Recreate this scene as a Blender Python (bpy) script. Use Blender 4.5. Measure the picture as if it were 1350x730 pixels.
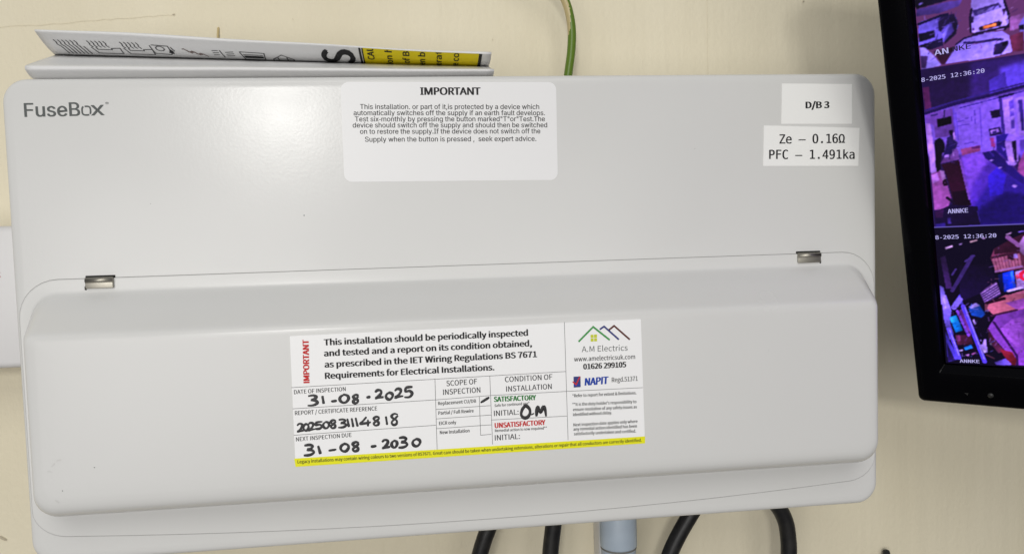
import bpy, bmesh, math, random, os, re
import numpy as np
from mathutils import Vector, Matrix

random.seed(7)
np.random.seed(7)
scene = bpy.context.scene
for o in list(bpy.data.objects):
    bpy.data.objects.remove(o, do_unlink=True)

# ------------------------------------------------------------------ camera
# metres; the wall is the plane y = 0, the camera looks along +y, z is up
cam_data = bpy.data.cameras.new('camera')
cam_data.sensor_fit = 'HORIZONTAL'
cam_data.sensor_width = 36.0
cam_data.lens = 26.2667
cam_data.clip_start = 0.01
cam_data.clip_end = 50.0
cam = bpy.data.objects.new('camera', cam_data)
scene.collection.objects.link(cam)
cam.matrix_world = Matrix((
    (0.99311048, 0.03643424, -0.11137375, -0.02504718),
    (-0.11314118, 0.05070073, -0.99228449, -0.52356455),
    (-0.0305064, 0.99804909, 0.05447363, 0.16707622),
    (0, 0, 0, 1)))
scene.camera = cam

# ------------------------------------------------------------------ light
world = bpy.data.worlds.new('World')
scene.world = world
world.use_nodes = True
bg = world.node_tree.nodes['Background']
# an indoor surround: pale ceiling above, darker floor below
wnt = world.node_tree
wtc = wnt.nodes.new('ShaderNodeTexCoord')
wsx = wnt.nodes.new('ShaderNodeSeparateXYZ')
wmr = wnt.nodes.new('ShaderNodeMapRange')
wmr.inputs['From Min'].default_value = -0.6
wmr.inputs['From Max'].default_value = 0.6
wmx = wnt.nodes.new('ShaderNodeMix')
wmx.data_type = 'RGBA'
wmx.inputs['A'].default_value = (0.34, 0.32, 0.30, 1)
wmx.inputs['B'].default_value = (1.22, 1.26, 1.31, 1)
wnt.links.new(wtc.outputs['Generated'], wsx.inputs[0])
wnt.links.new(wsx.outputs['Z'], wmr.inputs['Value'])
wnt.links.new(wmr.outputs[0], wmx.inputs['Factor'])
wnt.links.new(wmx.outputs['Result'], bg.inputs[0])
bg.inputs[1].default_value = 0.20

def area_light(name, loc, target, size_x, size_y, watts, col):
    d = bpy.data.lights.new(name, 'AREA')
    d.shape = 'RECTANGLE'
    d.size = size_x
    d.size_y = size_y
    d.energy = watts
    d.color = col
    o = bpy.data.objects.new(name, d)
    scene.collection.objects.link(o)
    o.location = loc
    o.rotation_euler = (Vector(target) - Vector(loc)).to_track_quat('-Z', 'Y').to_euler()
    return o
# lit panel down the room behind the photographer: its reflection is the soft glow on the cover
area_light('room_panel_light', (-0.60, -2.9, 0.74), (-0.05, 0, 0.2), 0.27, 0.25, 16.5, (1.0, 0.985, 0.95))
# broad low light from the left of the room
area_light('left_room_light', (-0.62, -1.70, 0.00), (0.0, -0.05, 0.10), 0.7, 0.7, 6.4, (1.0, 0.97, 0.95))
# larger overhead fill, added to brighten the right side; no panel known there
area_light('overhead_fill_light', (-0.15, -2.3, 1.75), (0.1, -0.05, 0.1), 1.5, 1.2, 17, (1.0, 0.98, 0.93))
# wide, weak fill light added to lift the dark wall gap by the monitor
area_light('gap_fill_light', (0.22, -1.9, 0.02), (0.2, -0.05, 0.1), 0.8, 0.8, 4.4, (1.0, 0.98, 0.95))

vs = scene.view_settings
vs.view_transform = 'Standard'
vs.look = 'None'
vs.exposure = 0.0
vs.gamma = 1.0
vs.use_curve_mapping = False
scene.render.engine = 'CYCLES'
scene.cycles.max_bounces = 8
scene.cycles.use_denoising = True

# ------------------------------------------------------------------ helpers
COL = scene.collection

def srgb(r, g, b):
    f = lambda c: (c / 12.92) if c <= 0.04045 else ((c + 0.055) / 1.055) ** 2.4
    return (f(r / 255), f(g / 255), f(b / 255), 1)

def material(name, color, rough=0.5, metal=0.0, spec=0.5, bump=None, mottle=None, emit=None, coat=0.0, rough_var=None):
    """bump: (scale, strength, distance, stretch xyz); mottle: (scale, darker colour, amount, stretch)"""
    m = bpy.data.materials.new(name)
    m.use_nodes = True
    nt = m.node_tree
    b = nt.nodes['Principled BSDF']
    b.inputs['Base Color'].default_value = color
    b.inputs['Roughness'].default_value = rough
    b.inputs['Metallic'].default_value = metal
    b.inputs['Specular IOR Level'].default_value = spec
    b.inputs['Coat Weight'].default_value = coat
    if emit:
        b.inputs['Emission Color'].default_value = emit[0]
        b.inputs['Emission Strength'].default_value = emit[1]
    if bump or mottle or rough_var:
        tc = nt.nodes.new('ShaderNodeTexCoord')
    def noise(scale, stretch, detail=4):
        mp = nt.nodes.new('ShaderNodeMapping')
        mp.inputs['Scale'].default_value = stretch
        nt.links.new(tc.outputs['Object'], mp.inputs['Vector'])
        n = nt.nodes.new('ShaderNodeTexNoise')
        n.inputs['Scale'].default_value = scale
        n.inputs['Detail'].default_value = detail
        nt.links.new(mp.outputs[0], n.inputs['Vector'])
        return n
    if mottle:
        n = noise(mottle[0], mottle[3] if len(mottle) > 3 else (1, 1, 1), 6)
        rp = nt.nodes.new('ShaderNodeValToRGB')
        rp.color_ramp.elements[0].position = 0.35
        rp.color_ramp.elements[1].position = 0.7
        nt.links.new(n.outputs['Fac'], rp.inputs[0])
        mx = nt.nodes.new('ShaderNodeMix')
        mx.data_type = 'RGBA'
        mu = nt.nodes.new('ShaderNodeMath')
        mu.operation = 'MULTIPLY'
        mu.inputs[1].default_value = mottle[2]
        nt.links.new(rp.outputs[0], mu.inputs[0])
        nt.links.new(mu.outputs[0], mx.inputs['Factor'])
        mx.inputs['A'].default_value = color
        mx.inputs['B'].default_value = mottle[1]
        nt.links.new(mx.outputs['Result'], b.inputs['Base Color'])
    if rough_var:                                         # (scale, spread): patches of handling and dust
        n = noise(rough_var[0], (1, 1, 1), 5)
        mr = nt.nodes.new('ShaderNodeMapRange')
        mr.inputs['From Min'].default_value = 0.2
        mr.inputs['From Max'].default_value = 0.8
        mr.inputs['To Min'].default_value = rough - rough_var[1]
        mr.inputs['To Max'].default_value = rough + rough_var[1]
        nt.links.new(n.outputs['Fac'], mr.inputs['Value'])
        nt.links.new(mr.outputs[0], b.inputs['Roughness'])
    if bump:
        prev = None
        for (scale, strength, dist, stretch) in (bump if isinstance(bump, list) else [bump]):
            n = noise(scale, stretch, 3)
            bp = nt.nodes.new('ShaderNodeBump')
            bp.inputs['Strength'].default_value = strength
            bp.inputs['Distance'].default_value = dist
            nt.links.new(n.outputs['Fac'], bp.inputs['Height'])
            if prev:
                nt.links.new(prev.outputs[0], bp.inputs['Normal'])
            prev = bp
        nt.links.new(prev.outputs[0], b.inputs['Normal'])
    return m

def obj(name, verts, faces, mat, parent=None, smooth=False):
    me = bpy.data.meshes.new(name)
    me.from_pydata([tuple(v) for v in verts], [], faces)
    me.update()
    if smooth:
        for p in me.polygons:
            p.use_smooth = True
    o = bpy.data.objects.new(name, me)
    COL.objects.link(o)
    for m in (mat if isinstance(mat, (list, tuple)) else [mat]):
        me.materials.append(m)
    if parent:
        o.parent = parent
    return o

def thing(name, label, cat, loc=(0, 0, 0), group=None):
    o = bpy.data.objects.new(name, None)
    COL.objects.link(o)
    o.empty_display_size = 0.02
    o.location = loc
    o['label'] = label
    o['category'] = cat
    if group:
        o['group'] = group
    return o

def tag(o, label, cat, group=None):
    o['label'] = label
    o['category'] = cat
    if group:
        o['group'] = group
    return o

def fix_normals(o):
    bm = bmesh.new()
    bm.from_mesh(o.data)
    bmesh.ops.recalc_face_normals(bm, faces=bm.faces)
    bm.to_mesh(o.data)
    bm.free()
    return o

def bevelled_box(name, x0, x1, y0, y1, z0, z1, r, mat, parent=None, seg=3):
    bm = bmesh.new()
    bmesh.ops.create_cube(bm, size=1)
    for v in bm.verts:
        v.co = Vector((x0 if v.co.x < 0 else x1, y0 if v.co.y < 0 else y1, z0 if v.co.z < 0 else z1))
    if r > 0:
        bmesh.ops.bevel(bm, geom=bm.edges[:], offset=r, segments=seg, profile=0.5, affect='EDGES')
    me = bpy.data.meshes.new(name)
    bm.to_mesh(me)
    bm.free()
    for p in me.polygons:
        p.use_smooth = True
    me.materials.append(mat)
    o = bpy.data.objects.new(name, me)
    COL.objects.link(o)
    if parent:
        o.parent = parent
    return o

def catmull(pts, n=6, closed=False):
    P = [np.array(p, float) for p in pts]
    out = []
    m = len(P)
    for i in range(m - 1):
        p0, p1, p2, p3 = P[max(i - 1, 0)], P[i], P[i + 1], P[min(i + 2, m - 1)]
        for k in range(n):
            t = k / n
            out.append(0.5 * (2 * p1 + (p2 - p0) * t + (2 * p0 - 5 * p1 + 4 * p2 - p3) * t * t + (3 * p1 - p0 - 3 * p2 + p3) * t ** 3))
    out.append(P[-1])
    return out

def tube_mesh(path, radius, sides=20, squash=None):
    """swept tube; squash=(axis vector, factor) flattens the section along that axis"""
    path = [Vector(p) for p in path]
    V, F = [], []
    up = Vector((0, 1, 0))
    for i, p in enumerate(path):
        t = (path[min(i + 1, len(path) - 1)] - path[max(i - 1, 0)])
        if t.length < 1e-9:
            t = Vector((1, 0, 0))
        t.normalize()
        a = up - t * up.dot(t)
        a.normalize()
        b = t.cross(a)
        rr = radius[i] if isinstance(radius, (list, tuple)) else radius
        for k in range(sides):
            th = 2 * math.pi * k / sides
            d = a * (math.sin(th) * rr * (squash or 1.0)) + b * (math.cos(th) * rr)
            V.append(p + d)
    for i in range(len(path) - 1):
        for k in range(sides):
            k2 = (k + 1) % sides
            F.append((i * sides + k, i * sides + k2, (i + 1) * sides + k2, (i + 1) * sides + k))
    F.append(tuple(range(sides))[::-1])
    F.append(tuple((len(path) - 1) * sides + k for k in range(sides)))
    return V, F

def round_rect(x0, x1, z0, z1, r, ns=16, nc=8):
    """closed contour, clockwise from the top-left corner; always the same number of points"""
    if not isinstance(r, (list, tuple)):
        r = (r,) * 4                                     # tl, tr, br, bl
    cs = [(x0 + r[0], z1 - r[0], r[0], 180), (x1 - r[1], z1 - r[1], r[1], 90),
          (x1 - r[2], z0 + r[2], r[2], 0), (x0 + r[3], z0 + r[3], r[3], -90)]
    out = []
    for i, (cx, cz, rr, a0) in enumerate(cs):
        arc = [(cx + rr * math.cos(math.radians(a0 - 90 * k / nc)), cz + rr * math.sin(math.radians(a0 - 90 * k / nc))) for k in range(nc + 1)]
        out += arc
        nx = cs[(i + 1) % 4]
        e = arc[-1]
        s = (nx[0] + nx[2] * math.cos(math.radians(nx[3])), nx[1] + nx[2] * math.sin(math.radians(nx[3])))
        for k in range(1, ns):
            out.append((e[0] + (s[0] - e[0]) * k / ns, e[1] + (s[1] - e[1]) * k / ns))
    return out

def loft(loops, cap_start=False, cap_end=True):
    n = len(loops[0])
    V = [p for l in loops for p in l]
    F = []
    for i in range(len(loops) - 1):
        for k in range(n):
            k2 = (k + 1) % n
            F.append((i * n + k, i * n + k2, (i + 1) * n + k2, (i + 1) * n + k))
    if cap_end:
        F.append(tuple((len(loops) - 1) * n + k for k in range(n)))
    if cap_start:
        F.append(tuple(range(n))[::-1])
    return V, F

# lettering: Blender's own text, turned into flat meshes; fonts are the ones shipped with Blender
def load_font(fn):
    try:
        p = os.path.join(bpy.utils.system_resource('DATAFILES'), 'fonts', fn)
        return bpy.data.fonts.load(p) if os.path.exists(p) else None
    except Exception:
        return None
FONTS = {'S': load_font('Noto Sans CJK Regular.woff2'), 'I': load_font('Inter.woff2'), 'M': load_font('DejaVuSansMono.woff2'),
         'H': load_font('NotoSansHebrew-Regular.woff2')}

def raw_text(body, font, shear=0.0):
    cu = bpy.data.curves.new('text', 'FONT')
    cu.body = body
    cu.size = 1.0
    cu.resolution_u = 3
    cu.shear = shear
    if FONTS.get(font):
        cu.font = FONTS[font]
    o = bpy.data.objects.new('text', cu)
    COL.objects.link(o)
    dg = bpy.context.evaluated_depsgraph_get()
    me = o.evaluated_get(dg).to_mesh()
    V = [(v.co.x, v.co.y) for v in me.vertices]
    F = [tuple(p.vertices) for p in me.polygons]
    o.evaluated_get(dg).to_mesh_clear()
    bpy.data.objects.remove(o, do_unlink=True)
    bpy.data.curves.remove(cu)
    return V, F
def right_of(body, font):
    return max(v[0] for v in raw_text(body, font)[0])
def advance(body, font):
    return right_of(body + 'l', font) - right_of('l', font)
def mixed_text(body):
    """Inter, with k and the hyphen taken from Noto Sans"""
    parts, x = [], 0.0
    k = cap_of('I') / cap_of('H')
    for seg in re.split('([k-])', body):
        if not seg:
            continue
        if seg in 'k-':
            V, F = raw_text(seg, 'H')
            parts.append(([(x + a * k, b * k) for a, b in V], F))
            x += advance(seg, 'H') * k
        else:
            if seg.strip():
                V, F = raw_text(seg, 'I')
                parts.append(([(x + a, b) for a, b in V], F))
            x += advance(seg, 'I')
    return gather(parts)
CAP = {}
def cap_of(font):
    if font not in CAP:
        CAP[font] = max(v[1] for v in raw_text('H', font)[0])
    return CAP[font]

# heavier weights are struck several times, a hair apart
BOLD = {0: [(0, 0)], 1: [(-0.016, 0), (0.016, 0)], 2: [(-0.03, 0), (0.03, 0), (0, 0.015)],
        3: [(-0.07, 0), (-0.035, 0.016), (0, -0.016), (0.035, 0.016), (0.07, 0)], 4: [(-0.085, -0.014), (-0.043, 0.014), (0, -0.014), (0.043, 0.014), (0.085, 0)],
        5: [(-0.075, -0.01), (-0.025, 0.018), (0.025, -0.018), (0.075, 0.01)]}
def text_flat(row, shear=0.0):
    """row = (text, x0, z0, x1, z1, cap height, font, bold) in mm -> 2-D verts (mm) and faces"""
    body, x0, z0, x1, z1, cap, font, bold = row
    V, F = mixed_text(body) if font == 'I' and ('k' in body or '-' in body) else raw_text(body, font, shear)
    a, b = min(v[0] for v in V), max(v[0] for v in V)
    L = math.hypot(x1 - x0, z1 - z0)
    ux, uz = (x1 - x0) / L, (z1 - z0) / L
    sy = cap / cap_of(font)
    out = []
    faces = []
    lift = 0.0
    for dx, dy in BOLD[bold]:
        n = len(out)
        for x, y in V:
            s, t = (x - a) / (b - a) * L + dx * cap, y * sy + dy * cap
            out.append((x0 + ux * s - uz * t, z0 + uz * s + ux * t, lift))
        lift += 0.000008
        faces += [tuple(i + n for i in f) for f in F]
    return out, faces

def gather(parts):
    V, F = [], []
    for v, f in parts:
        n = len(V)
        V += list(v)
        F += [tuple(i + n for i in q) for q in f]
    return V, F

def print_on(name, rows, y, mat, parent, shear=0.0):
    """flat lettering lying on a vertical plane at depth y (m), one object for each line of print"""
    for r in rows:
        V, F = text_flat(r, shear)
        obj(name, [(v[0] / 1000, y - v[2], v[1] / 1000) for v in V], F, mat, parent)

def bar2d(x0, z0, x1, z1, w):
    L = math.hypot(x1 - x0, z1 - z0) or 1
    nx, nz = -(z1 - z0) / L * w / 2, (x1 - x0) / L * w / 2
    return [(x0 + nx, z0 + nz), (x1 + nx, z1 + nz), (x1 - nx, z1 - nz), (x0 - nx, z0 - nz)], [(0, 1, 2, 3)]

def polyline2d(pts, w):
    """mitred ribbon through pts"""
    P = [np.array(p, float) for p in pts]
    Lf, Rt = [], []
    for i, p in enumerate(P):
        a = P[i] - P[i - 1] if i else P[1] - P[0]
        b = P[i + 1] - P[i] if i < len(P) - 1 else a
        a, b = a / (np.linalg.norm(a) + 1e-9), b / (np.linalg.norm(b) + 1e-9)
        t = a + b
        t /= (np.linalg.norm(t) + 1e-9)
        n = np.array([-t[1], t[0]])
        k = w / 2 / max(0.35, float(n @ np.array([-a[1], a[0]])))
        Lf.append(tuple(p + n * k))
        Rt.append(tuple(p - n * k))
    V = Lf + Rt
    m = len(P)
    return V, [(i, i + 1, m + i + 1, m + i) for i in range(m - 1)]

def flat(name, parts, y, mat, parent):
    V, F = gather(parts)
    return obj(name, [(x / 1000, y, z / 1000) for x, z in V], F, mat, parent)

# ------------------------------------------------------------------ printed matter, in mm on the surface it lies on
WARNING_TEXT = [('IMPORTANT', -25.52, 246.04, 7.24, 245.74, 3.96, 'H', 3),
 ('This installation. or part of it,is protected by a device which', -58.58, 238.66, 40.1, 237.54, 2.66, 'I', 1),
 ('automatically switches off the supply if an earth fault develops.', -62.18, 235.38, 43.22, 234.09, 2.66, 'I', 1),
 ('Test six-monthly by pressing the button marked"T"or"Test.The', -61.59, 232.01, 43.13, 230.76, 2.67, 'I', 1),
 ('device should switch off the supply and should then be switched', -62.94, 228.75, 44.33, 227.37, 2.66, 'I', 1),
 ('on to restore the supply.If the device does not switch off the', -59.13, 225.29, 40.35, 224.05, 2.66, 'I', 1),
 ('Supply when the button is pressed ,  seek expert advice.', -56.61, 220.97, 37.91, 219.87, 2.68, 'I', 1)]
BOARD_TEXT = [('D/B 3', 197.61, 236.19, 211.75, 236.21, 3.77, 'S', 4)]
READING_TEXT = [('Ze – O.16Ω', 181.16, 216.03, 221.27, 215.81, 5.26, 'M', 2),
 ('PFC – 1.491ka', 174.76, 207.24, 227.33, 206.38, 5.26, 'M', 2)]
LOGO_TEXT = [('FuseB', -230.31, 236.56, -203.24, 236.77, 7.02, 'I', 2),
 ('x', -197.57, 236.86, -191.04, 237.01, 7.09, 'I', 2),
 ('®', -190.29, 241.74, -188.59, 241.73, 1.97, 'S', 0)]
FORM_TEXT = [('This installation should be periodically inspected', -79.44, 113.98, 26.24, 114.24, 3.14, 'S', 3),
 ('and tested and a report on its condition obtained,', -79.68, 108.33, 28.18, 108.55, 3.14, 'S', 3),
 ('as prescribed in the IET Wiring Regulations BS 7671', -79.6, 102.55, 30.7, 102.59, 3.14, 'S', 3),
 ('Requirements for Electrical Installations.', -79.64, 96.65, 7.79, 96.73, 3.14, 'S', 3),
 ('DATE OF INSPECTION', -95.65, 89.55, -69.64, 89.85, 2.12, 'S', 1),
 ('REPORT / CERTIFICATE REFERENCE', -95.71, 78.66, -54.02, 78.79, 2.13, 'S', 1),
 ('NEXT INSPECTION DUE', -95.77, 64.99, -67.64, 65.67, 2.14, 'S', 1),
 ('SCOPE OF', -17.54, 89.57, -1.45, 89.88, 2.81, 'S', 1),
 ('INSPECTION', -19.42, 85.04, 0.13, 85.26, 2.81, 'S', 1),
 ('Replacement CU/DB', -22.23, 79.75, -2.36, 80.03, 1.77, 'S', 2),
 ('Partial / Full Rewire', -22.3, 74.64, -3.8, 74.86, 1.77, 'S', 2),
 ('EICR only', -22.15, 69.17, -13.21, 69.23, 1.78, 'S', 2),
 ('New Installation', -21.87, 64.27, -6.34, 64.38, 1.78, 'S', 2),
 ('CONDITION OF', 13.38, 90.03, 38.82, 90.22, 2.83, 'S', 1),
 ('INSTALLATION', 13.92, 84.98, 38.32, 85.07, 2.83, 'S', 1),
 ('Safe for continued use*', 7.4, 77.15, 26.09, 77.39, 1.38, 'S', 2),
 ('INITIAL:', 7.01, 72.25, 20.07, 72.32, 2.85, 'S', 1),
 ('INITIAL:', 7.05, 59.11, 20.38, 59.23, 2.85, 'S', 1),
 ('Remedial action is now required**', 7.2, 63.68, 35.11, 63.53, 1.38, 'S', 2),
 ('www.amelectricsuk.com', 50.89, 99.26, 84.3, 99.03, 2.45, 'S', 1),
 ('01626 299105', 55.89, 94.76, 79.14, 94.77, 2.87, 'S', 3),
 ('Regd.51371', 71.25, 86.99, 85.49, 87.07, 2.47, 'S', 1),
 ('*Refer to report for extent & limitations.', 49.43, 79.98, 84.6, 79.72, 1.6, 'S', 2),
 ("**It is the duty holder's responsibility to", 49.31, 75.26, 84.5, 74.95, 1.6, 'S', 2),
 ('ensure resolution of any safety issues as', 49.59, 72.52, 84.68, 72.07, 1.6, 'S', 2),
 ('identified without delay.', 49.52, 69.79, 70.84, 69.64, 1.61, 'S', 2),
 ('Next inspection date applies only where', 49.61, 64.21, 84.87, 64.15, 1.61, 'S', 2),
 ('any remedial action identified has been', 49.55, 61.84, 84.45, 61.54, 1.61, 'S', 2),
 ('satisfactorily undertaken and certified.', 49.72, 59.33, 83.9, 58.81, 1.61, 'S', 2),
 ('Legacy installations may contain wiring colours to two versions of BS7671. Great care should be taken when undertaking extensions, alterations or repair that all conductors are correctly identified.', -95.53, 53.43, 86.95, 53.58, 1.67, 'S', 2)]
NAME_TEXT = [('A.M Electrics', 55.18, 104.11, 80.3, 103.73, 3.02, 'S', 0)]
GREEN_TEXT = [('SATISFACTORY', 7.25, 79.85, 29.56, 79.66, 2.67, 'S', 3)]
RED_TEXT = [('UNSATISFACTORY', 7.27, 65.79, 34.24, 65.95, 2.69, 'S', 3),
 ('IMPORTANT', -87.73, 95.14, -87.2, 117.16, 2.99, 'S', 4)]
BLUE_TEXT = [('NAPIT', 56.5, 85.99, 69.31, 86.26, 3.9, 'S', 5)]
RULES = [(-96.81, 93.01, 46.37, 94.07),
 (46.14, 120.58, 46.44, 56.92),
 (-96.76, 82.01, -23.78, 82.63),
 (-96.83, 68.25, -23.8, 69.17),
 (-23.49, 93.72, -23.69, 56.23),
 (-23.73, 82.61, 5.27, 83.34),
 (5.38, 93.71, 5.71, 57.07),
 (-23.68, 77.51, 5.33, 77.97),
 (-23.63, 72.52, 5.52, 72.92),
 (-23.82, 67.3, 5.35, 67.66),
 (-0.53, 82.96, -0.51, 62.39),
 (-0.51, 62.39, 5.19, 62.63),
 (5.27, 83.34, 46.32, 83.34),
 (5.55, 70.23, 46.2, 69.99),
 (46.32, 83.34, 88.32, 83.11)]
STRIP = [(-97.17, 56.06),
 (88.96, 56.34),
 (88.88, 52.5),
 (-96.7, 51.68)]
OUTLINE = [(-96.51, 119.51),
 (88.02, 120.36),
 (88.88, 52.5),
 (-96.69, 51.7)]
ROOF_LOGO = {'green': [(53.54, 109.71),
 (61.7, 117.33),
 (70.59, 109.86)], 'blue': [(65.24, 115.76),
 (67.66, 117.3),
 (75.63, 109.87)], 'brown': [(69.75, 114.85),
 (73.17, 117.41),
 (81.64, 109.59)]}
WINDOW_LOGO = [(60.17, 113.17),
 (63.74, 113.0),
 (63.65, 109.48),
 (60.08, 109.64)]
EMBLEM = [(50.32, 91.04),
 (54.13, 91.08),
 (54.09, 85.29),
 (50.28, 85.14)]
HAND_DIGITS = [('3', -89.37, 82.96, -84.06, 88.58),
 ('1', -81.63, 83.67, -81.0, 87.96),
 ('-', -77.41, 84.11, -74.24, 85.76),
 ('0', -73.0, 83.75, -68.16, 88.06),
 ('8', -66.58, 83.05, -62.83, 87.65),
 ('-', -59.36, 85.17, -57.05, 86.88),
 ('2', -54.89, 84.92, -50.23, 89.49),
 ('0', -49.31, 84.16, -45.57, 87.86),
 ('2', -44.78, 84.83, -40.09, 89.64),
 ('5', -39.94, 84.56, -35.09, 90.29),
 ('2', -95.12, 69.86, -91.3, 74.19),
 ('0', -91.91, 70.35, -89.11, 73.83),
 ('2', -89.61, 70.21, -85.79, 74.32),
 ('5', -86.28, 70.7, -82.03, 74.56),
 ('0', -81.96, 70.9, -78.72, 74.36),
 ('8', -78.43, 70.68, -74.92, 75.06),
 ('3', -74.44, 70.68, -70.03, 75.23),
 ('1', -69.54, 70.84, -68.68, 75.38),
 ('1', -67.32, 70.71, -66.45, 75.48),
 ('1', -65.31, 70.82, -64.22, 75.58),
 ('4', -63.31, 70.47, -57.27, 75.87),
 ('8', -56.58, 70.76, -52.57, 75.59),
 ('1', -49.72, 70.82, -49.09, 75.39),
 ('8', -47.37, 70.45, -43.07, 76.66),
 ('3', -92.5, 57.13, -86.95, 62.96),
 ('1', -84.98, 57.57, -83.67, 62.07),
 ('-', -79.85, 58.39, -75.54, 60.41),
 ('0', -73.63, 58.22, -69.23, 62.32),
 ('8', -67.85, 57.86, -63.62, 62.89),
 ('-', -58.16, 59.32, -54.96, 60.74),
 ('2', -52.35, 58.49, -47.88, 63.08),
 ('0', -47.38, 58.65, -44.29, 62.39),
 ('3', -44.0, 58.2, -39.03, 63.93),
 ('0', -36.5, 58.66, -32.26, 62.58)]
HAND_STROKES = [[(23.96, 76.92),
 (22.27, 75.13),
 (21.48, 72.36),
 (22.6, 70.53),
 (24.71, 70.52),
 (26.18, 72.56),
 (26.02, 74.92),
 (24.42, 76.66),
 (22.79, 76.98)], [(27.45, 72.45),
 (27.75, 71.75)], [(29.65, 70.71),
 (30.0, 74.46),
 (30.75, 75.83),
 (31.83, 72.7),
 (33.57, 75.67),
 (34.46, 73.97),
 (34.83, 70.41)], [(0.06, 79.78),
 (4.78, 82.44)]]
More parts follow.
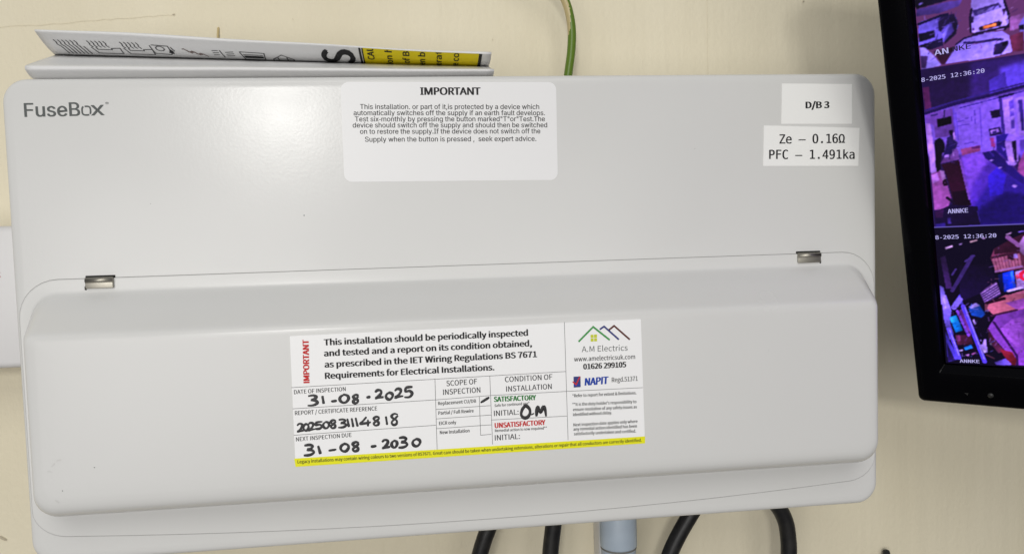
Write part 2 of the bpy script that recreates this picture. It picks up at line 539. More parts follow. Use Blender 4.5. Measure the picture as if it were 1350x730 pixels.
SCREEN_SHAPES = [
 (1, 0, (70, 55, 125), [0.4, 209.1, 13.8, 209.9, 20.4, 209.4, 18.9, 206.8, 10.3, 205.1, 0.2, 205.8]),
 (1, 0, (15, 10, 30), [-1.9, 214.5, 16.1, 211.4, 12.9, 210.4, 0.5, 209.3, -0.3, 211.0]),
 (1, 0, (120, 110, 200), [1.3, 211.4, 3.0, 212.1, 3.9, 211.4, 2.0, 210.8]),
 (1, 0, (105, 95, 205), [0.4, 198.9, 1.3, 202.7, 10.7, 204.0, 13.4, 204.0, 17.3, 202.1, 18.1, 197.4, 16.3, 193.1, 10.2, 190.2, 0.2, 191.0]),
 (1, 0, (25, 18, 50), [9.3, 200.7, 11.1, 203.9, 16.5, 203.5, 18.0, 198.9, 16.8, 193.5, 11.5, 189.4, 11.4, 194.6, 9.3, 197.1]),
 (1, 0, (70, 60, 150), [10.6, 196.3, 13.1, 198.9, 15.3, 199.0, 16.0, 195.2, 11.6, 190.9]),
 (1, 0, (15, 12, 35), [0.4, 196.8, 7.7, 197.4, 7.7, 193.8, 0.3, 192.6]),
 (1, 0, (120, 110, 225), [11.0, 194.7, 14.0, 199.0, 14.4, 198.1, 11.0, 191.1]),
 (1, 0, (20, 15, 45), [0.2, 191.0, 10.8, 192.7, 11.0, 189.0, 5.4, 187.9, 1.3, 189.2]),
 (1, 1.2, (20, 15, 50), [0.8, 201.7, 10.7, 203.8, 13.8, 203.9]),
 (1, 0, (165, 150, 250), [24.2, 208.6, 24.9, 212.3, 36.6, 209.6, 37.2, 205.6, 38.8, 199.0, 39.3, 194.5, 36.7, 192.0, 25.5, 191.8, 23.4, 193.2, 23.1, 199.9]),
 (1, 0, (45, 35, 90), [24.2, 203.4, 35.1, 204.7, 36.3, 202.5, 25.1, 200.4]),
 (1, 0, (110, 100, 185), [26.1, 202.7, 35.1, 203.7, 35.4, 202.2, 26.4, 201.1]),
 (1, 0, (50, 40, 100), [28.6, 202.2, 31.3, 204.0, 32.1, 203.9, 29.9, 201.9]),
 (1, 0, (50, 40, 100), [32.5, 202.3, 34.2, 204.1, 34.9, 203.7, 32.9, 202.0]),
 (1, 0, (30, 20, 60), [23.1, 200.4, 24.7, 200.5, 24.5, 197.6, 23.4, 197.5]),
 (1, 0, (40, 20, 60), [36.4, 201.4, 38.1, 201.3, 36.9, 198.4]),
 (1, 0, (60, 30, 90), [23.7, 194.2, 24.2, 195.4, 24.8, 194.0, 24.3, 193.6]),
 (1, 0, (60, 30, 90), [37.5, 196.3, 38.1, 196.2, 38.1, 195.5]),
 (1, 0, (25, 15, 35), [26.4, 194.9, 34.8, 196.2, 36.2, 195.4, 35.5, 193.8, 26.9, 193.0]),
 (1, 0, (255, 150, 90), [28.3, 195.0, 33.7, 195.4, 33.9, 194.1, 28.5, 193.6]),
 (1, 0, (20, 10, 35), [23.4, 192.5, 39.3, 193.5, 39.4, 192.2, 28.2, 191.8, 23.8, 191.4]),
 (1, 1.0, (25, 15, 45), [23.2, 193.3, 23.1, 199.9, 24.0, 204.2]),
 (1, 1.0, (25, 15, 45), [37.4, 205.1, 38.8, 199.0, 39.4, 194.4, 37.1, 191.7]),
 (1, 0, (150, 135, 245), [10.9, 179.5, 17.0, 188.9, 20.2, 190.8, 28.2, 191.8, 36.2, 191.1, 38.7, 188.6, 39.8, 180.4, 31.9, 179.3]),
 (1, 1.2, (40, 30, 90), [20.1, 188.5, 25.3, 187.7, 32.3, 187.8, 35.9, 187.1]),
 (1, 0.8, (30, 20, 60), [16.5, 188.4, 20.2, 190.8, 28.2, 191.8]),
 (1, 0, (35, 25, 70), [32.6, 185.3, 38.2, 186.2, 38.3, 184.2, 35.4, 180.2, 31.9, 180.1]),
 (1, 0, (10, 8, 25), [35.6, 185.7, 38.2, 186.0, 38.1, 184.3, 36.0, 183.7]),
 (1, 0, (150, 140, 245), [0.4, 190.0, 2.7, 189.5, 6.6, 184.5, 9.5, 179.2, 0.4, 178.1]),
 (1, 0, (50, 35, 80), [0.5, 185.6, 3.8, 185.0, 2.4, 178.8, 0.5, 179.2]),
 (1, 0, (40, 18, 40), [6.5, 186.7, 16.4, 187.4, 11.1, 179.4, 9.5, 179.7]),
 (1, 0, (120, 80, 140), [39.0, 197.0, 45.0, 197.7, 53.2, 198.3, 53.1, 192.5, 39.2, 190.5]),
 (1, 0, (130, 120, 230), [42.8, 192.8, 44.9, 196.2, 53.1, 196.4, 52.9, 182.9, 44.6, 184.5, 42.9, 190.3]),
 (1, 0, (90, 40, 70), [39.1, 188.1, 44.7, 189.4, 44.2, 180.1, 39.8, 180.4]),
 (1, 0, (15, 10, 30), [42.8, 192.5, 44.8, 192.6, 44.7, 190.1, 42.9, 190.3]),
 (2, 0, (34, 22, 66), [0.4, 178.7, 48.7, 178.1, 63.1, 177.8, 62.9, 160.0, 13.2, 158.2, 0.4, 156.0]),
 (2, 0, (50, 36, 105), [22.0, 178.1, 48.7, 178.1, 63.1, 177.8, 62.9, 164.8, 48.3, 163.6, 21.0, 159.7]),
 (2, 0, (95, 84, 215), [34.5, 173.4, 48.7, 175.7, 63.1, 175.4, 62.9, 163.0, 48.3, 163.0, 34.5, 162.1]),
 (2, 0, (75, 62, 180), [29.5, 168.0, 36.4, 171.2, 37.1, 162.3, 29.7, 161.2]),
 (2, 0, (80, 38, 85), [0.2, 168.9, 3.1, 169.1, 3.4, 157.0, 0.4, 156.0]),
 (2, 0, (140, 122, 245), [0.4, 155.4, 13.7, 157.5, 43.9, 161.2, 62.9, 163.0, 62.5, 125.0, -1.4, 131.9]),
 (2, 0, (104, 80, 165), [0.3, 154.7, 13.6, 156.2, 13.3, 141.4, 4.0, 141.1, 3.9, 148.0, 0.6, 149.9]),
 (2, 1.4, (30, 20, 75), [0.3, 155.0, 13.7, 158.1, 29.7, 160.3, 43.9, 162.8, 62.9, 165.4]),
 (2, 0.8, (50, 40, 120), [0.5, 156.7, 13.8, 159.5, 43.9, 164.3]),
 (2, 0.5, (60, 50, 150), [16.4, 155.8, 43.8, 160.3]),
 (2, 0, (8, 5, 15), [5.6, 151.2, 12.2, 152.0, 12.3, 148.0, 5.7, 146.8]),
 (2, 0, (22, 14, 45), [29.3, 152.2, 34.4, 152.8, 34.9, 148.8, 30.0, 148.2]),
 (2, 0.7, (50, 40, 90), [9.3, 155.4, 8.9, 151.5]),
 (2, 0.9, (60, 45, 120), [3.2, 153.6, 5.8, 153.8]),
 (2, 0.6, (95, 80, 190), [14.9, 148.6, 17.7, 148.9]),
 (2, 0.6, (95, 80, 190), [18.3, 149.8, 19.7, 150.0]),
 (2, 0.6, (95, 80, 190), [14.7, 146.3, 19.8, 146.6]),
 (2, 0.6, (95, 80, 190), [22.6, 153.5, 22.8, 150.9]),
 (2, 0.6, (95, 80, 190), [21.1, 150.1, 21.3, 148.4]),
 (2, 0.6, (95, 80, 190), [22.6, 148.6, 22.8, 146.5]),
 (2, 0.6, (95, 80, 190), [26.6, 157.5, 28.0, 157.6]),
 (2, 0.6, (95, 80, 190), [17.5, 136.4, 21.2, 136.6]),
 (2, 0.6, (105, 90, 215), [14.3, 153.4, 14.6, 138.5]),
 (2, 0.6, (105, 90, 215), [13.3, 156.2, 13.6, 141.3]),
 (2, 0.5, (110, 92, 215), [25.1, 154.5, 24.9, 133.8]),
 (2, 0, (172, 155, 255), [34.8, 156.9, 39.0, 158.2, 39.9, 138.1, 35.2, 140.0]),
 (2, 1.3, (60, 48, 140), [33.9, 157.7, 34.7, 138.7]),
 (2, 1.2, (30, 22, 80), [33.6, 158.7, 39.1, 159.6]),
 (2, 0, (95, 80, 200), [37.4, 155.9, 39.3, 156.9, 39.4, 141.7, 38.0, 141.9]),
 (2, 0, (165, 150, 250), [37.5, 152.0, 39.4, 152.4, 39.3, 151.1, 37.7, 150.7]),
 (2, 0, (165, 150, 250), [37.7, 148.1, 39.5, 148.5, 39.6, 146.6, 37.8, 146.2]),
 (2, 0, (165, 150, 250), [40.3, 157.4, 48.2, 158.0, 47.7, 137.1, 41.0, 137.9]),
 (2, 0, (50, 40, 125), [41.3, 156.0, 43.1, 156.3, 43.4, 140.2, 42.3, 140.4]),
 (2, 0, (80, 65, 190), [45.1, 156.6, 47.7, 156.9, 47.5, 139.7, 45.7, 139.9]),
 (2, 0, (190, 165, 255), [0.2, 149.6, 2.3, 149.6, 3.2, 132.8, 0.2, 132.8]),
 (2, 0, (12, 8, 25), [3.9, 139.7, 6.1, 141.0, 7.7, 139.3, 8.4, 136.4, 7.7, 132.3, 3.8, 132.7]),
 (2, 0, (35, 28, 80), [9.5, 140.5, 12.5, 142.1, 13.1, 138.6, 14.3, 137.1, 12.2, 131.8, 8.4, 131.9]),
 (2, 0, (15, 10, 35), [10.6, 144.6, 12.6, 144.3, 12.2, 141.5, 10.9, 141.5]),
 (2, 0, (190, 170, 250), [12.3, 142.9, 13.1, 143.4, 13.3, 139.0, 12.6, 139.0]),
 (2, 0, (28, 20, 70), [28.4, 142.8, 33.2, 143.5, 34.2, 139.4, 28.7, 139.0]),
 (2, 0, (170, 150, 245), [28.9, 142.1, 32.4, 142.6, 32.9, 140.9, 29.3, 140.0]),
 (2, 0, (50, 40, 110), [29.7, 141.3, 31.6, 141.7, 31.5, 140.1, 29.9, 140.0]),
 (2, 0, (38, 28, 125), [31.5, 139.1, 36.8, 139.4, 35.1, 136.0, 34.3, 129.4, 31.1, 129.7]),
 (2, 0, (150, 70, 140), [28.7, 138.1, 30.3, 138.2, 30.9, 132.5, 29.0, 133.4]),
 (2, 0, (25, 18, 70), [32.9, 135.6, 35.1, 136.0, 35.4, 129.3, 31.6, 129.7]),
 (2, 0, (122, 92, 215), [14.9, 129.5, 25.1, 131.2, 30.6, 131.9, 42.4, 114.4, 62.3, 104.6, 62.1, 88.2, 0.4, 89.0, 17.4, 102.2]),
 (2, 0, (88, 62, 195), [19.7, 113.6, 28.2, 126.7, 42.4, 114.4, 62.3, 104.6, 62.1, 88.2, 17.3, 89.7, 17.4, 102.2]),
 (2, 0, (52, 38, 150), [22.8, 106.2, 31.2, 120.9, 42.4, 113.0, 62.3, 104.6, 62.1, 88.2, 17.3, 89.7, 17.7, 97.8]),
 (2, 0, (30, 20, 95), [23.6, 100.4, 34.0, 108.2, 62.2, 101.2, 62.1, 88.2, 17.3, 89.7, 18.8, 96.3]),
 (2, 0, (60, 45, 200), [26.7, 117.2, 31.3, 122.3, 34.9, 117.1, 32.9, 106.8, 27.3, 105.8]),
 (2, 0, (140, 82, 135), [15.4, 133.6, 24.2, 134.7, 24.3, 131.6, 15.8, 130.0]),
 (2, 0, (80, 40, 100), [20.2, 134.1, 24.2, 134.7, 24.2, 133.0, 20.5, 132.9]),
 (2, 0, (35, 24, 105), [25.0, 130.5, 30.6, 131.4, 42.5, 115.1, 42.3, 111.0, 35.0, 118.5, 26.0, 127.6]),
 (2, 0, (175, 158, 250), [34.8, 135.4, 39.8, 135.5, 40.4, 124.1, 36.2, 123.5]),
 (2, 0, (20, 14, 50), [37.8, 135.1, 39.7, 135.5, 39.9, 124.8, 38.8, 124.3]),
 (2, 0, (40, 30, 120), [31.3, 135.9, 34.8, 135.4, 35.8, 125.2, 31.6, 130.4]),
 (2, 0, (120, 105, 225), [33.4, 132.9, 35.2, 131.4, 34.3, 130.1]),
 (2, 0, (165, 150, 245), [34.9, 125.0, 40.0, 123.5, 38.8, 121.9, 36.2, 122.5]),
 (2, 0, (100, 85, 200), [41.4, 135.3, 44.0, 135.7, 42.8, 126.5, 41.1, 125.4]),
 (2, 0, (150, 90, 160), [40.5, 123.4, 42.9, 129.2, 47.5, 130.0, 47.0, 110.6, 39.8, 118.7]),
 (2, 0, (180, 160, 250), [0.6, 138.1, 3.2, 137.8, 3.8, 122.1, 5.0, 116.3, 1.0, 114.4, 0.5, 123.9]),
 (2, 0, (150, 98, 170), [0.7, 121.0, 5.1, 122.7, 8.1, 113.8, 9.4, 106.4, 7.2, 99.9, 0.6, 99.6]),
 (2, 0, (190, 150, 240), [0.8, 120.3, 3.6, 121.4, 4.5, 117.0, 1.0, 115.1]),
 (2, 0, (150, 130, 180), [4.9, 122.8, 6.9, 122.2, 8.1, 113.8, 6.3, 113.2]),
 (2, 0, (12, 8, 22), [3.6, 138.5, 7.9, 138.0, 5.7, 127.0, 5.5, 123.4, 3.6, 121.8, 3.2, 125.1]),
 (2, 0, (105, 78, 150), [5.4, 126.4, 14.5, 128.0, 14.0, 133.8, 8.8, 134.4, 7.4, 129.6]),
 (2, 0, (30, 22, 80), [7.1, 130.3, 9.0, 137.1, 12.4, 136.7, 12.2, 132.6, 9.1, 129.4]),
 (2, 0, (170, 150, 240), [7.5, 131.0, 10.4, 131.4, 9.7, 129.7, 7.7, 129.6]),
 (2, 0, (150, 130, 200), [11.7, 134.0, 12.6, 130.5, 11.7, 129.9]),
 (2, 0, (42, 14, 38), [5.9, 125.9, 14.5, 127.5, 17.5, 104.4, 17.9, 101.5, 10.0, 105.7, 7.9, 119.6]),
 (2, 0, (22, 8, 26), [10.2, 110.0, 17.2, 110.2, 18.5, 101.4, 9.7, 101.3]),
 (2, 1.0, (120, 90, 190), [14.8, 127.4, 17.8, 105.1]),
 (2, 1.0, (30, 12, 35), [7.1, 116.8, 7.8, 114.2, 6.6, 113.9, 6.2, 116.2, 7.4, 117.1]),
 (2, 1.4, (25, 12, 40), [7.4, 106.6, 10.4, 103.4]),
 (2, 0, (22, 12, 48), [0.8, 98.5, 9.2, 102.4, 21.3, 100.5, 22.0, 89.8, 0.8, 89.4]),
 (2, 0, (50, 25, 70), [1.1, 98.8, 5.4, 100.1, 4.5, 94.9, 1.2, 95.1]),
 (2, 0, (60, 50, 130), [6.9, 94.7, 8.1, 94.7, 8.5, 90.9, 6.7, 91.0]),
 (2, 0, (50, 40, 130), [0.9, 91.3, 5.5, 91.8, 5.4, 89.5, 0.8, 89.1]),
 (2, 0.6, (45, 35, 110), [21.2, 97.6, 22.1, 91.7]),
 (2, 0, (170, 160, 245), [27.6, 126.0, 28.7, 126.5, 29.8, 126.0, 28.7, 125.3]),
 (2, 0, (170, 160, 245), [31.3, 121.7, 33.2, 122.1, 33.2, 121.4, 31.9, 121.0]),
 (2, 0, (170, 160, 245), [36.9, 111.1, 38.2, 111.9, 39.7, 110.8, 38.4, 109.8]),
 (3, 0, (18, 9, 40), [10.9, 65.1, 25.2, 66.3, 28.0, 56.4, 20.0, 47.7, 9.6, 41.7]),
 (3, 0, (190, 165, 215), [4.4, 76.7, 8.1, 77.9, 8.4, 76.9, 4.8, 75.4]),
 (3, 0, (150, 130, 190), [11.4, 78.6, 13.1, 79.4, 12.8, 78.3, 11.7, 77.9]),
 (3, 0, (175, 150, 165), [16.4, 80.0, 20.3, 81.2, 20.2, 80.2, 16.9, 79.1]),
 (3, 0, (170, 150, 200), [21.9, 81.7, 24.6, 82.3, 23.7, 81.1]),
 (3, 0, (180, 150, 200), [33.3, 83.6, 36.1, 84.8, 35.9, 83.8, 33.8, 83.1]),
 (3, 0, (110, 90, 190), [38.9, 85.0, 43.4, 85.8, 43.4, 85.0, 39.1, 84.5]),
 (3, 2.0, (52, 38, 95), [6.3, 49.1, 17.3, 70.8]),
 (3, 1.2, (60, 45, 110), [13.9, 67.9, 18.2, 71.2]),
 (3, 0, (46, 28, 74), [1.7, 70.3, 4.3, 71.7, 6.4, 50.5, 3.3, 50.5]),
 (3, 0, (92, 46, 72), [25.9, 69.8, 27.7, 75.3, 36.2, 81.1, 43.4, 84.8, 42.8, 63.3, 28.1, 60.7]),
 (3, 0, (45, 18, 38), [27.7, 75.3, 36.2, 81.1, 43.4, 84.8, 48.4, 85.9, 48.1, 74.1, 27.6, 71.9]),
 (3, 1.1, (150, 95, 125), [26.9, 69.8, 28.3, 61.5]),
 (3, 1.1, (150, 95, 125), [28.4, 70.0, 29.7, 61.9]),
 (3, 1.1, (150, 95, 125), [29.9, 70.3, 31.1, 62.3]),
 (3, 1.1, (150, 95, 125), [31.4, 70.5, 32.4, 62.7]),
 (3, 1.1, (150, 95, 125), [32.9, 70.8, 33.8, 63.1]),
 (3, 1.1, (150, 95, 125), [34.3, 71.0, 35.2, 63.5]),
 (3, 1.1, (150, 95, 125), [35.8, 71.3, 36.5, 63.9]),
 (3, 1.1, (150, 95, 125), [37.2, 71.5, 37.9, 64.3]),
 (3, 1.1, (150, 95, 125), [38.7, 71.7, 39.3, 64.7]),
 (3, 1.4, (55, 25, 45), [26.4, 69.8, 41.2, 73.6]),
 (3, 1.2, (150, 110, 170), [27.9, 61.4, 39.8, 64.4]),
 (3, 2.2, (130, 90, 150), [34.2, 81.9, 39.1, 76.7]),
 (3, 0, (150, 115, 180), [39.2, 78.3, 41.3, 82.3, 43.3, 82.9, 42.9, 68.8, 39.5, 72.9]),
 (3, 0, (150, 130, 220), [35.9, 71.7, 38.0, 72.3, 38.4, 69.2, 36.3, 69.6]),
 (3, 0, (40, 15, 35), [33.8, 71.7, 36.4, 72.3, 36.3, 68.2, 33.7, 69.0]),
 (3, 0, (10, 14, 60), [28.9, 59.3, 31.9, 61.0, 31.9, 48.6, 29.3, 50.7]),
 (3, 0, (22, 60, 230), [31.0, 60.3, 36.1, 62.0, 36.8, 50.8, 31.4, 48.6]),
 (3, 0, (50, 100, 255), [34.5, 61.3, 35.8, 61.7, 36.5, 51.5, 35.7, 50.8]),
 (3, 0, (175, 150, 230), [36.8, 61.3, 47.8, 64.6, 47.5, 51.6, 37.2, 50.1]),
 (3, 1.8, (200, 40, 80), [40.8, 61.3, 39.5, 59.9, 39.3, 57.8, 40.7, 56.4]),
 (3, 0, (190, 60, 100), [37.0, 59.2, 38.3, 59.9, 38.5, 57.1, 37.4, 56.4]),
 (3, 1.5, (200, 185, 250), [33.3, 49.3, 39.3, 51.5]),
 (3, 0, (112, 82, 155), [20.0, 47.7, 24.6, 52.8, 27.9, 55.0, 29.7, 47.1, 21.9, 41.5]),
 (3, 0.8, (160, 130, 205), [21.1, 47.7, 27.9, 53.9]),
 (3, 0.8, (160, 130, 205), [21.5, 46.4, 28.2, 52.5]),
 (3, 0.8, (160, 130, 205), [21.8, 45.1, 28.6, 51.1]),
 (3, 0.8, (160, 130, 205), [22.2, 43.8, 29.0, 49.6]),
 (3, 0.8, (160, 130, 205), [22.6, 42.5, 29.3, 48.2]),
 (3, 0.7, (60, 40, 100), [20.8, 47.0, 28.4, 53.1]),
 (3, 0.7, (60, 40, 100), [21.1, 45.7, 28.6, 51.7]),
 (3, 0.7, (60, 40, 100), [21.5, 44.4, 28.9, 50.3]),
 (3, 0.7, (60, 40, 100), [21.9, 43.1, 29.1, 48.8]),
 (3, 0.7, (60, 40, 100), [22.3, 41.8, 29.4, 47.4]),
 (3, 0, (150, 88, 120), [21.8, 40.8, 31.3, 46.1, 40.5, 50.0, 52.6, 53.7, 52.3, 36.9, 21.6, 36.0]),
 (3, 0, (130, 118, 240), [0.2, 52.7, 2.1, 51.3, 3.4, 40.0, 0.2, 39.9]),
 (3, 0, (90, 80, 220), [6.1, 40.8, 9.9, 46.9, 11.5, 40.2]),
 (3, 1.0, (60, 45, 110), [6.9, 59.4, 8.9, 63.0]),
 (3, 0, (118, 66, 172), [23.4, 26.8, 27.0, 33.7, 40.1, 38.4, 62.3, 45.2, 61.8, 0.8, 32.3, 1.4, 30.5, 10.5, 22.2, 23.7]),
 (3, 0, (152, 88, 112), [22.8, 38.0, 24.1, 41.7, 31.8, 46.9, 62.3, 50.7, 62.3, 44.5, 40.1, 38.3, 25.9, 33.5]),
 (3, 0, (140, 80, 170), [31.6, 41.8, 40.3, 44.9, 47.4, 46.4, 47.3, 40.7, 36.8, 37.6]),
 (3, 0, (135, 80, 185), [27.7, 24.0, 34.5, 31.7, 41.9, 33.4, 41.4, 15.7, 36.0, 13.2]),
 (3, 1.8, (30, 8, 25), [23.0, 41.6, 31.2, 44.6]),
 (3, 1.2, (60, 25, 60), [24.8, 33.4, 36.8, 37.5]),
 (3, 1.3, (50, 20, 80), [25.7, 29.1, 35.8, 7.8, 35.9, 1.7]),
 (3, 0, (70, 30, 60), [22.3, 26.0, 26.3, 16.4, 30.5, 10.5, 27.1, 8.7, 22.9, 16.2]),
 (3, 0, (105, 26, 45), [27.7, 11.5, 33.7, 10.0, 35.7, 4.8, 35.0, 1.0, 32.1, 1.8]),
 (3, 0, (118, 104, 230), [0.6, 45.7, 3.0, 46.5, 5.2, 36.0, 3.9, 28.3, 5.4, 20.6, 2.8, 15.8, 0.8, 30.5]),
 (3, 0, (180, 165, 250), [1.2, 45.0, 2.3, 45.0, 3.0, 38.2, 2.1, 37.4]),
 (3, 0, (70, 60, 180), [0.9, 22.7, 2.8, 15.8, 7.4, 3.4, 1.3, 0.9, 1.0, 10.9]),
 (3, 0, (25, 15, 60), [1.3, 14.9, 4.9, 2.4, 1.3, 1.3]),
 (3, 0, (20, 115, 205), [3.8, 31.4, 7.4, 33.4, 10.2, 23.2, 6.4, 21.4]),
 (3, 0, (40, 160, 235), [3.9, 31.4, 7.1, 33.1, 8.0, 29.6, 4.7, 27.5]),
 (3, 0, (22, 66, 155), [13.6, 37.7, 19.1, 40.8, 21.8, 34.2, 19.8, 31.9, 15.1, 33.3]),
 (3, 0, (155, 145, 235), [13.8, 38.8, 17.5, 41.7, 19.7, 39.7, 15.0, 37.6]),
 (3, 0, (60, 25, 50), [6.0, 19.9, 14.1, 20.3, 14.9, 14.1, 6.7, 12.9]),
 (3, 0, (110, 50, 110), [6.5, 19.1, 8.3, 20.0, 8.7, 16.1, 7.2, 15.2]),
 (3, 0, (104, 54, 140), [8.7, 36.1, 11.1, 37.7, 14.4, 21.1, 12.9, 19.1]),
 (3, 1.4, (125, 75, 215), [8.0, 36.1, 12.8, 19.8]),
 (3, 2.3, (95, 78, 250), [11.1, 39.2, 15.3, 21.9, 20.0, 2.4]),
 (3, 0.6, (150, 140, 255), [12.0, 38.4, 15.9, 21.9, 19.9, 4.3]),
 (3, 2.0, (100, 85, 250), [3.0, 23.6, 7.4, 3.8]),
 (3, 0.6, (160, 150, 255), [3.5, 22.8, 7.2, 5.8]),
 (3, 3.0, (130, 115, 240), [6.5, 38.3, 9.7, 43.6]),
 (3, 0, (40, 130, 240), [9.9, 11.6, 13.8, 13.7, 14.5, 11.4, 10.6, 9.6]),
 (3, 0, (160, 140, 235), [17.7, 13.5, 19.5, 14.4, 20.2, 17.5, 21.3, 18.0, 21.8, 9.1, 19.5, 7.8]),
 (3, 0, (200, 190, 250), [19.3, 11.2, 21.6, 10.7, 20.3, 8.3]),
 (3, 0, (170, 150, 235), [15.3, 30.3, 16.1, 31.0, 17.0, 27.7, 16.1, 26.9]),
 (3, 0, (150, 130, 230), [17.9, 17.0, 19.1, 17.5, 18.9, 15.9]),
 (3, 0, (150, 160, 170), [23.2, 15.0, 23.7, 15.3, 23.8, 13.5]),
 (3, 0, (190, 175, 245), [7.1, 9.6, 9.5, 10.2, 9.1, 8.9, 7.4, 8.5]),
 (3, 0, (180, 130, 215), [10.2, 6.4, 12.5, 7.3, 12.1, 5.2]),
 (3, 0, (150, 90, 160), [13.4, 7.4, 16.1, 8.9, 16.2, 8.0, 14.0, 6.6]),
 (3, 0, (110, 92, 220), [24.9, 2.4, 30.3, 5.5, 33.0, 2.1, 32.6, 1.0, 25.6, 0.7]),
 (3, 0.9, (70, 40, 60), [21.1, 7.2, 24.7, 5.1]),
]
SCREEN_TEXT = [('AN', 6.8, 184.6, 13.0, 184.8, 2.8, 'w'), ('NKE', 14.9, 185.1, 22.8, 185.3, 2.5, 'k'), ('ANNKE', 7.2, 97.3, 16.8, 97.4, 2.5, 'w'), ('ANNKE', 7.4, 1.0, 17.4, 1.4, 2.2, 'w'), ('8-2025 12:36:20', -0.0, 172.1, 27.9, 172.3, 2.1, 'w'), ('8-2025 12:36:20', 0.2, 81.9, 29.1, 82.1, 2.3, 'w')]

# ------------------------------------------------------------------ materials
M = {}
M['wall'] = material('cream_wall_paint', (0.795, 0.73, 0.563, 1), 0.55, spec=0.3,
                     bump=[(70, 0.7, 0.0014, (1, 1, 0.06)), (16, 0.45, 0.003, (1, 1, 0.5)), (300, 0.5, 0.0007, (1, 1, 0.8))],
                     mottle=(11, (0.725, 0.658, 0.49, 1), 0.8, (1, 1, 0.4)))
M['coat'] = material('white_powder_coat', (0.70, 0.70, 0.688, 1), 0.225, spec=0.34,
                     bump=[(620, 0.10, 0.0003, (1, 1, 1)), (60, 0.05, 0.0008, (1, 1, 1))],
                     mottle=(14, (0.672, 0.672, 0.66, 1), 0.4), rough_var=(22, 0.03))
M['door'] = material('white_powder_coat_door', (0.70, 0.70, 0.688, 1), 0.25, spec=0.35,
                     bump=[(620, 0.05, 0.0003, (1, 1, 1)), (60, 0.04, 0.0008, (1, 1, 1))],
                     mottle=(14, (0.672, 0.672, 0.66, 1), 0.4), rough_var=(22, 0.03))
M['sticker'] = material('sticker_vinyl', (0.94, 0.94, 0.945, 1), 0.42, spec=0.4, bump=(40, 0.05, 0.0008, (1, 1, 1)))
M['film'] = material('sticker_film', (0.85, 0.85, 0.855, 1), 0.36, spec=0.4, bump=(40, 0.06, 0.0008, (1, 1, 1)))
M['tape'] = material('label_tape', (0.92, 0.92, 0.905, 1), 0.5, spec=0.35, bump=(60, 0.06, 0.0008, (1, 1, 1)))
M['ink'] = material('black_ink', (0.022, 0.022, 0.024, 1), 0.6, spec=0.2)
M['grey_ink'] = material('grey_ink', (0.115, 0.125, 0.122, 1), 0.55, spec=0.2)
M['rule_ink'] = material('rule_ink', (0.10, 0.10, 0.105, 1), 0.6, spec=0.2)
M['marker'] = material('marker_ink', (0.006, 0.006, 0.008, 1), 0.38, spec=0.4, mottle=(700, (0.035, 0.035, 0.04, 1), 0.8))
M['red_ink'] = material('red_ink', (0.60, 0.035, 0.035, 1), 0.6, spec=0.2)
M['faded_red'] = material('faded_red_print', (0.58, 0.28, 0.28, 1), 0.5, spec=0.2)
M['green_ink'] = material('green_ink', (0.02, 0.20, 0.035, 1), 0.6, spec=0.2)
M['roof_green'] = material('roof_green_ink', (0.06, 0.32, 0.08, 1), 0.6, spec=0.2)
M['blue_ink'] = material('blue_ink', (0.02, 0.065, 0.40, 1), 0.6, spec=0.2)
M['navy_ink'] = material('navy_ink', (0.05, 0.06, 0.22, 1), 0.6, spec=0.2)
M['brown_ink'] = material('brown_ink', (0.11, 0.028, 0.022, 1), 0.6, spec=0.2)
M['lime_ink'] = material('lime_ink', (0.62, 0.66, 0.05, 1), 0.6, spec=0.2)
M['yellow_ink'] = material('yellow_ink', (0.86, 0.84, 0.010, 1), 0.5, spec=0.3)
M['wire_print'] = material('brown_grey_print', (0.20, 0.15, 0.14, 1), 0.6, spec=0.2)
M['steel'] = material('dull_steel', (0.38, 0.36, 0.31, 1), 0.45, metal=1.0)
M['seam'] = material('dark_seam', (0.20, 0.20, 0.19, 1), 0.8, spec=0.1)
M['gap'] = material('dark_slot', (0.03, 0.03, 0.028, 1), 0.8, spec=0.1)
M['paper'] = material('leaflet_paper', (0.78, 0.78, 0.78, 1), 0.45, spec=0.35, bump=[(25, 0.25, 0.0012, (0.5, 1, 1)), (220, 0.1, 0.0004, (1, 1, 1))])
M['leaf_yellow'] = material('leaflet_yellow_ink', (0.80, 0.66, 0.002, 1), 0.45, spec=0.35)
M['rubber'] = material('black_cable_sheath', (0.010, 0.010, 0.011, 1), 0.42, spec=0.35, bump=(300, 0.15, 0.0005, (1, 1, 1)),
                       mottle=(120, (0.035, 0.033, 0.03, 1), 0.5))
M['earth_green'] = material('green_insulation', (0.105, 0.185, 0.015, 1), 0.35, bump=(200, 0.1, 0.0004, (1, 1, 1)))
M['earth_yellow'] = material('pale_stripe_insulation', (0.50, 0.41, 0.21, 1), 0.4)
M['conduit'] = material('blue_grey_conduit', (0.46, 0.54, 0.63, 1), 0.45, spec=0.4, mottle=(60, (0.37, 0.44, 0.53, 1), 0.6))
M['white_plastic'] = material('white_plastic', (0.69, 0.685, 0.69, 1), 0.35, spec=0.5, mottle=(20, (0.65, 0.64, 0.645, 1), 0.5))
M['bezel'] = material('black_bezel_plastic', (0.0016, 0.0016, 0.0024, 1), 0.22, spec=0.08, bump=(30, 0.03, 0.0006, (1, 1, 1)))
M['bezel_matt'] = material('black_matt_plastic', (0.012, 0.012, 0.013, 1), 0.5, spec=0.3)
M['crack'] = material('dirt_in_crack', (0.71, 0.645, 0.49, 1), 0.8, spec=0.1)

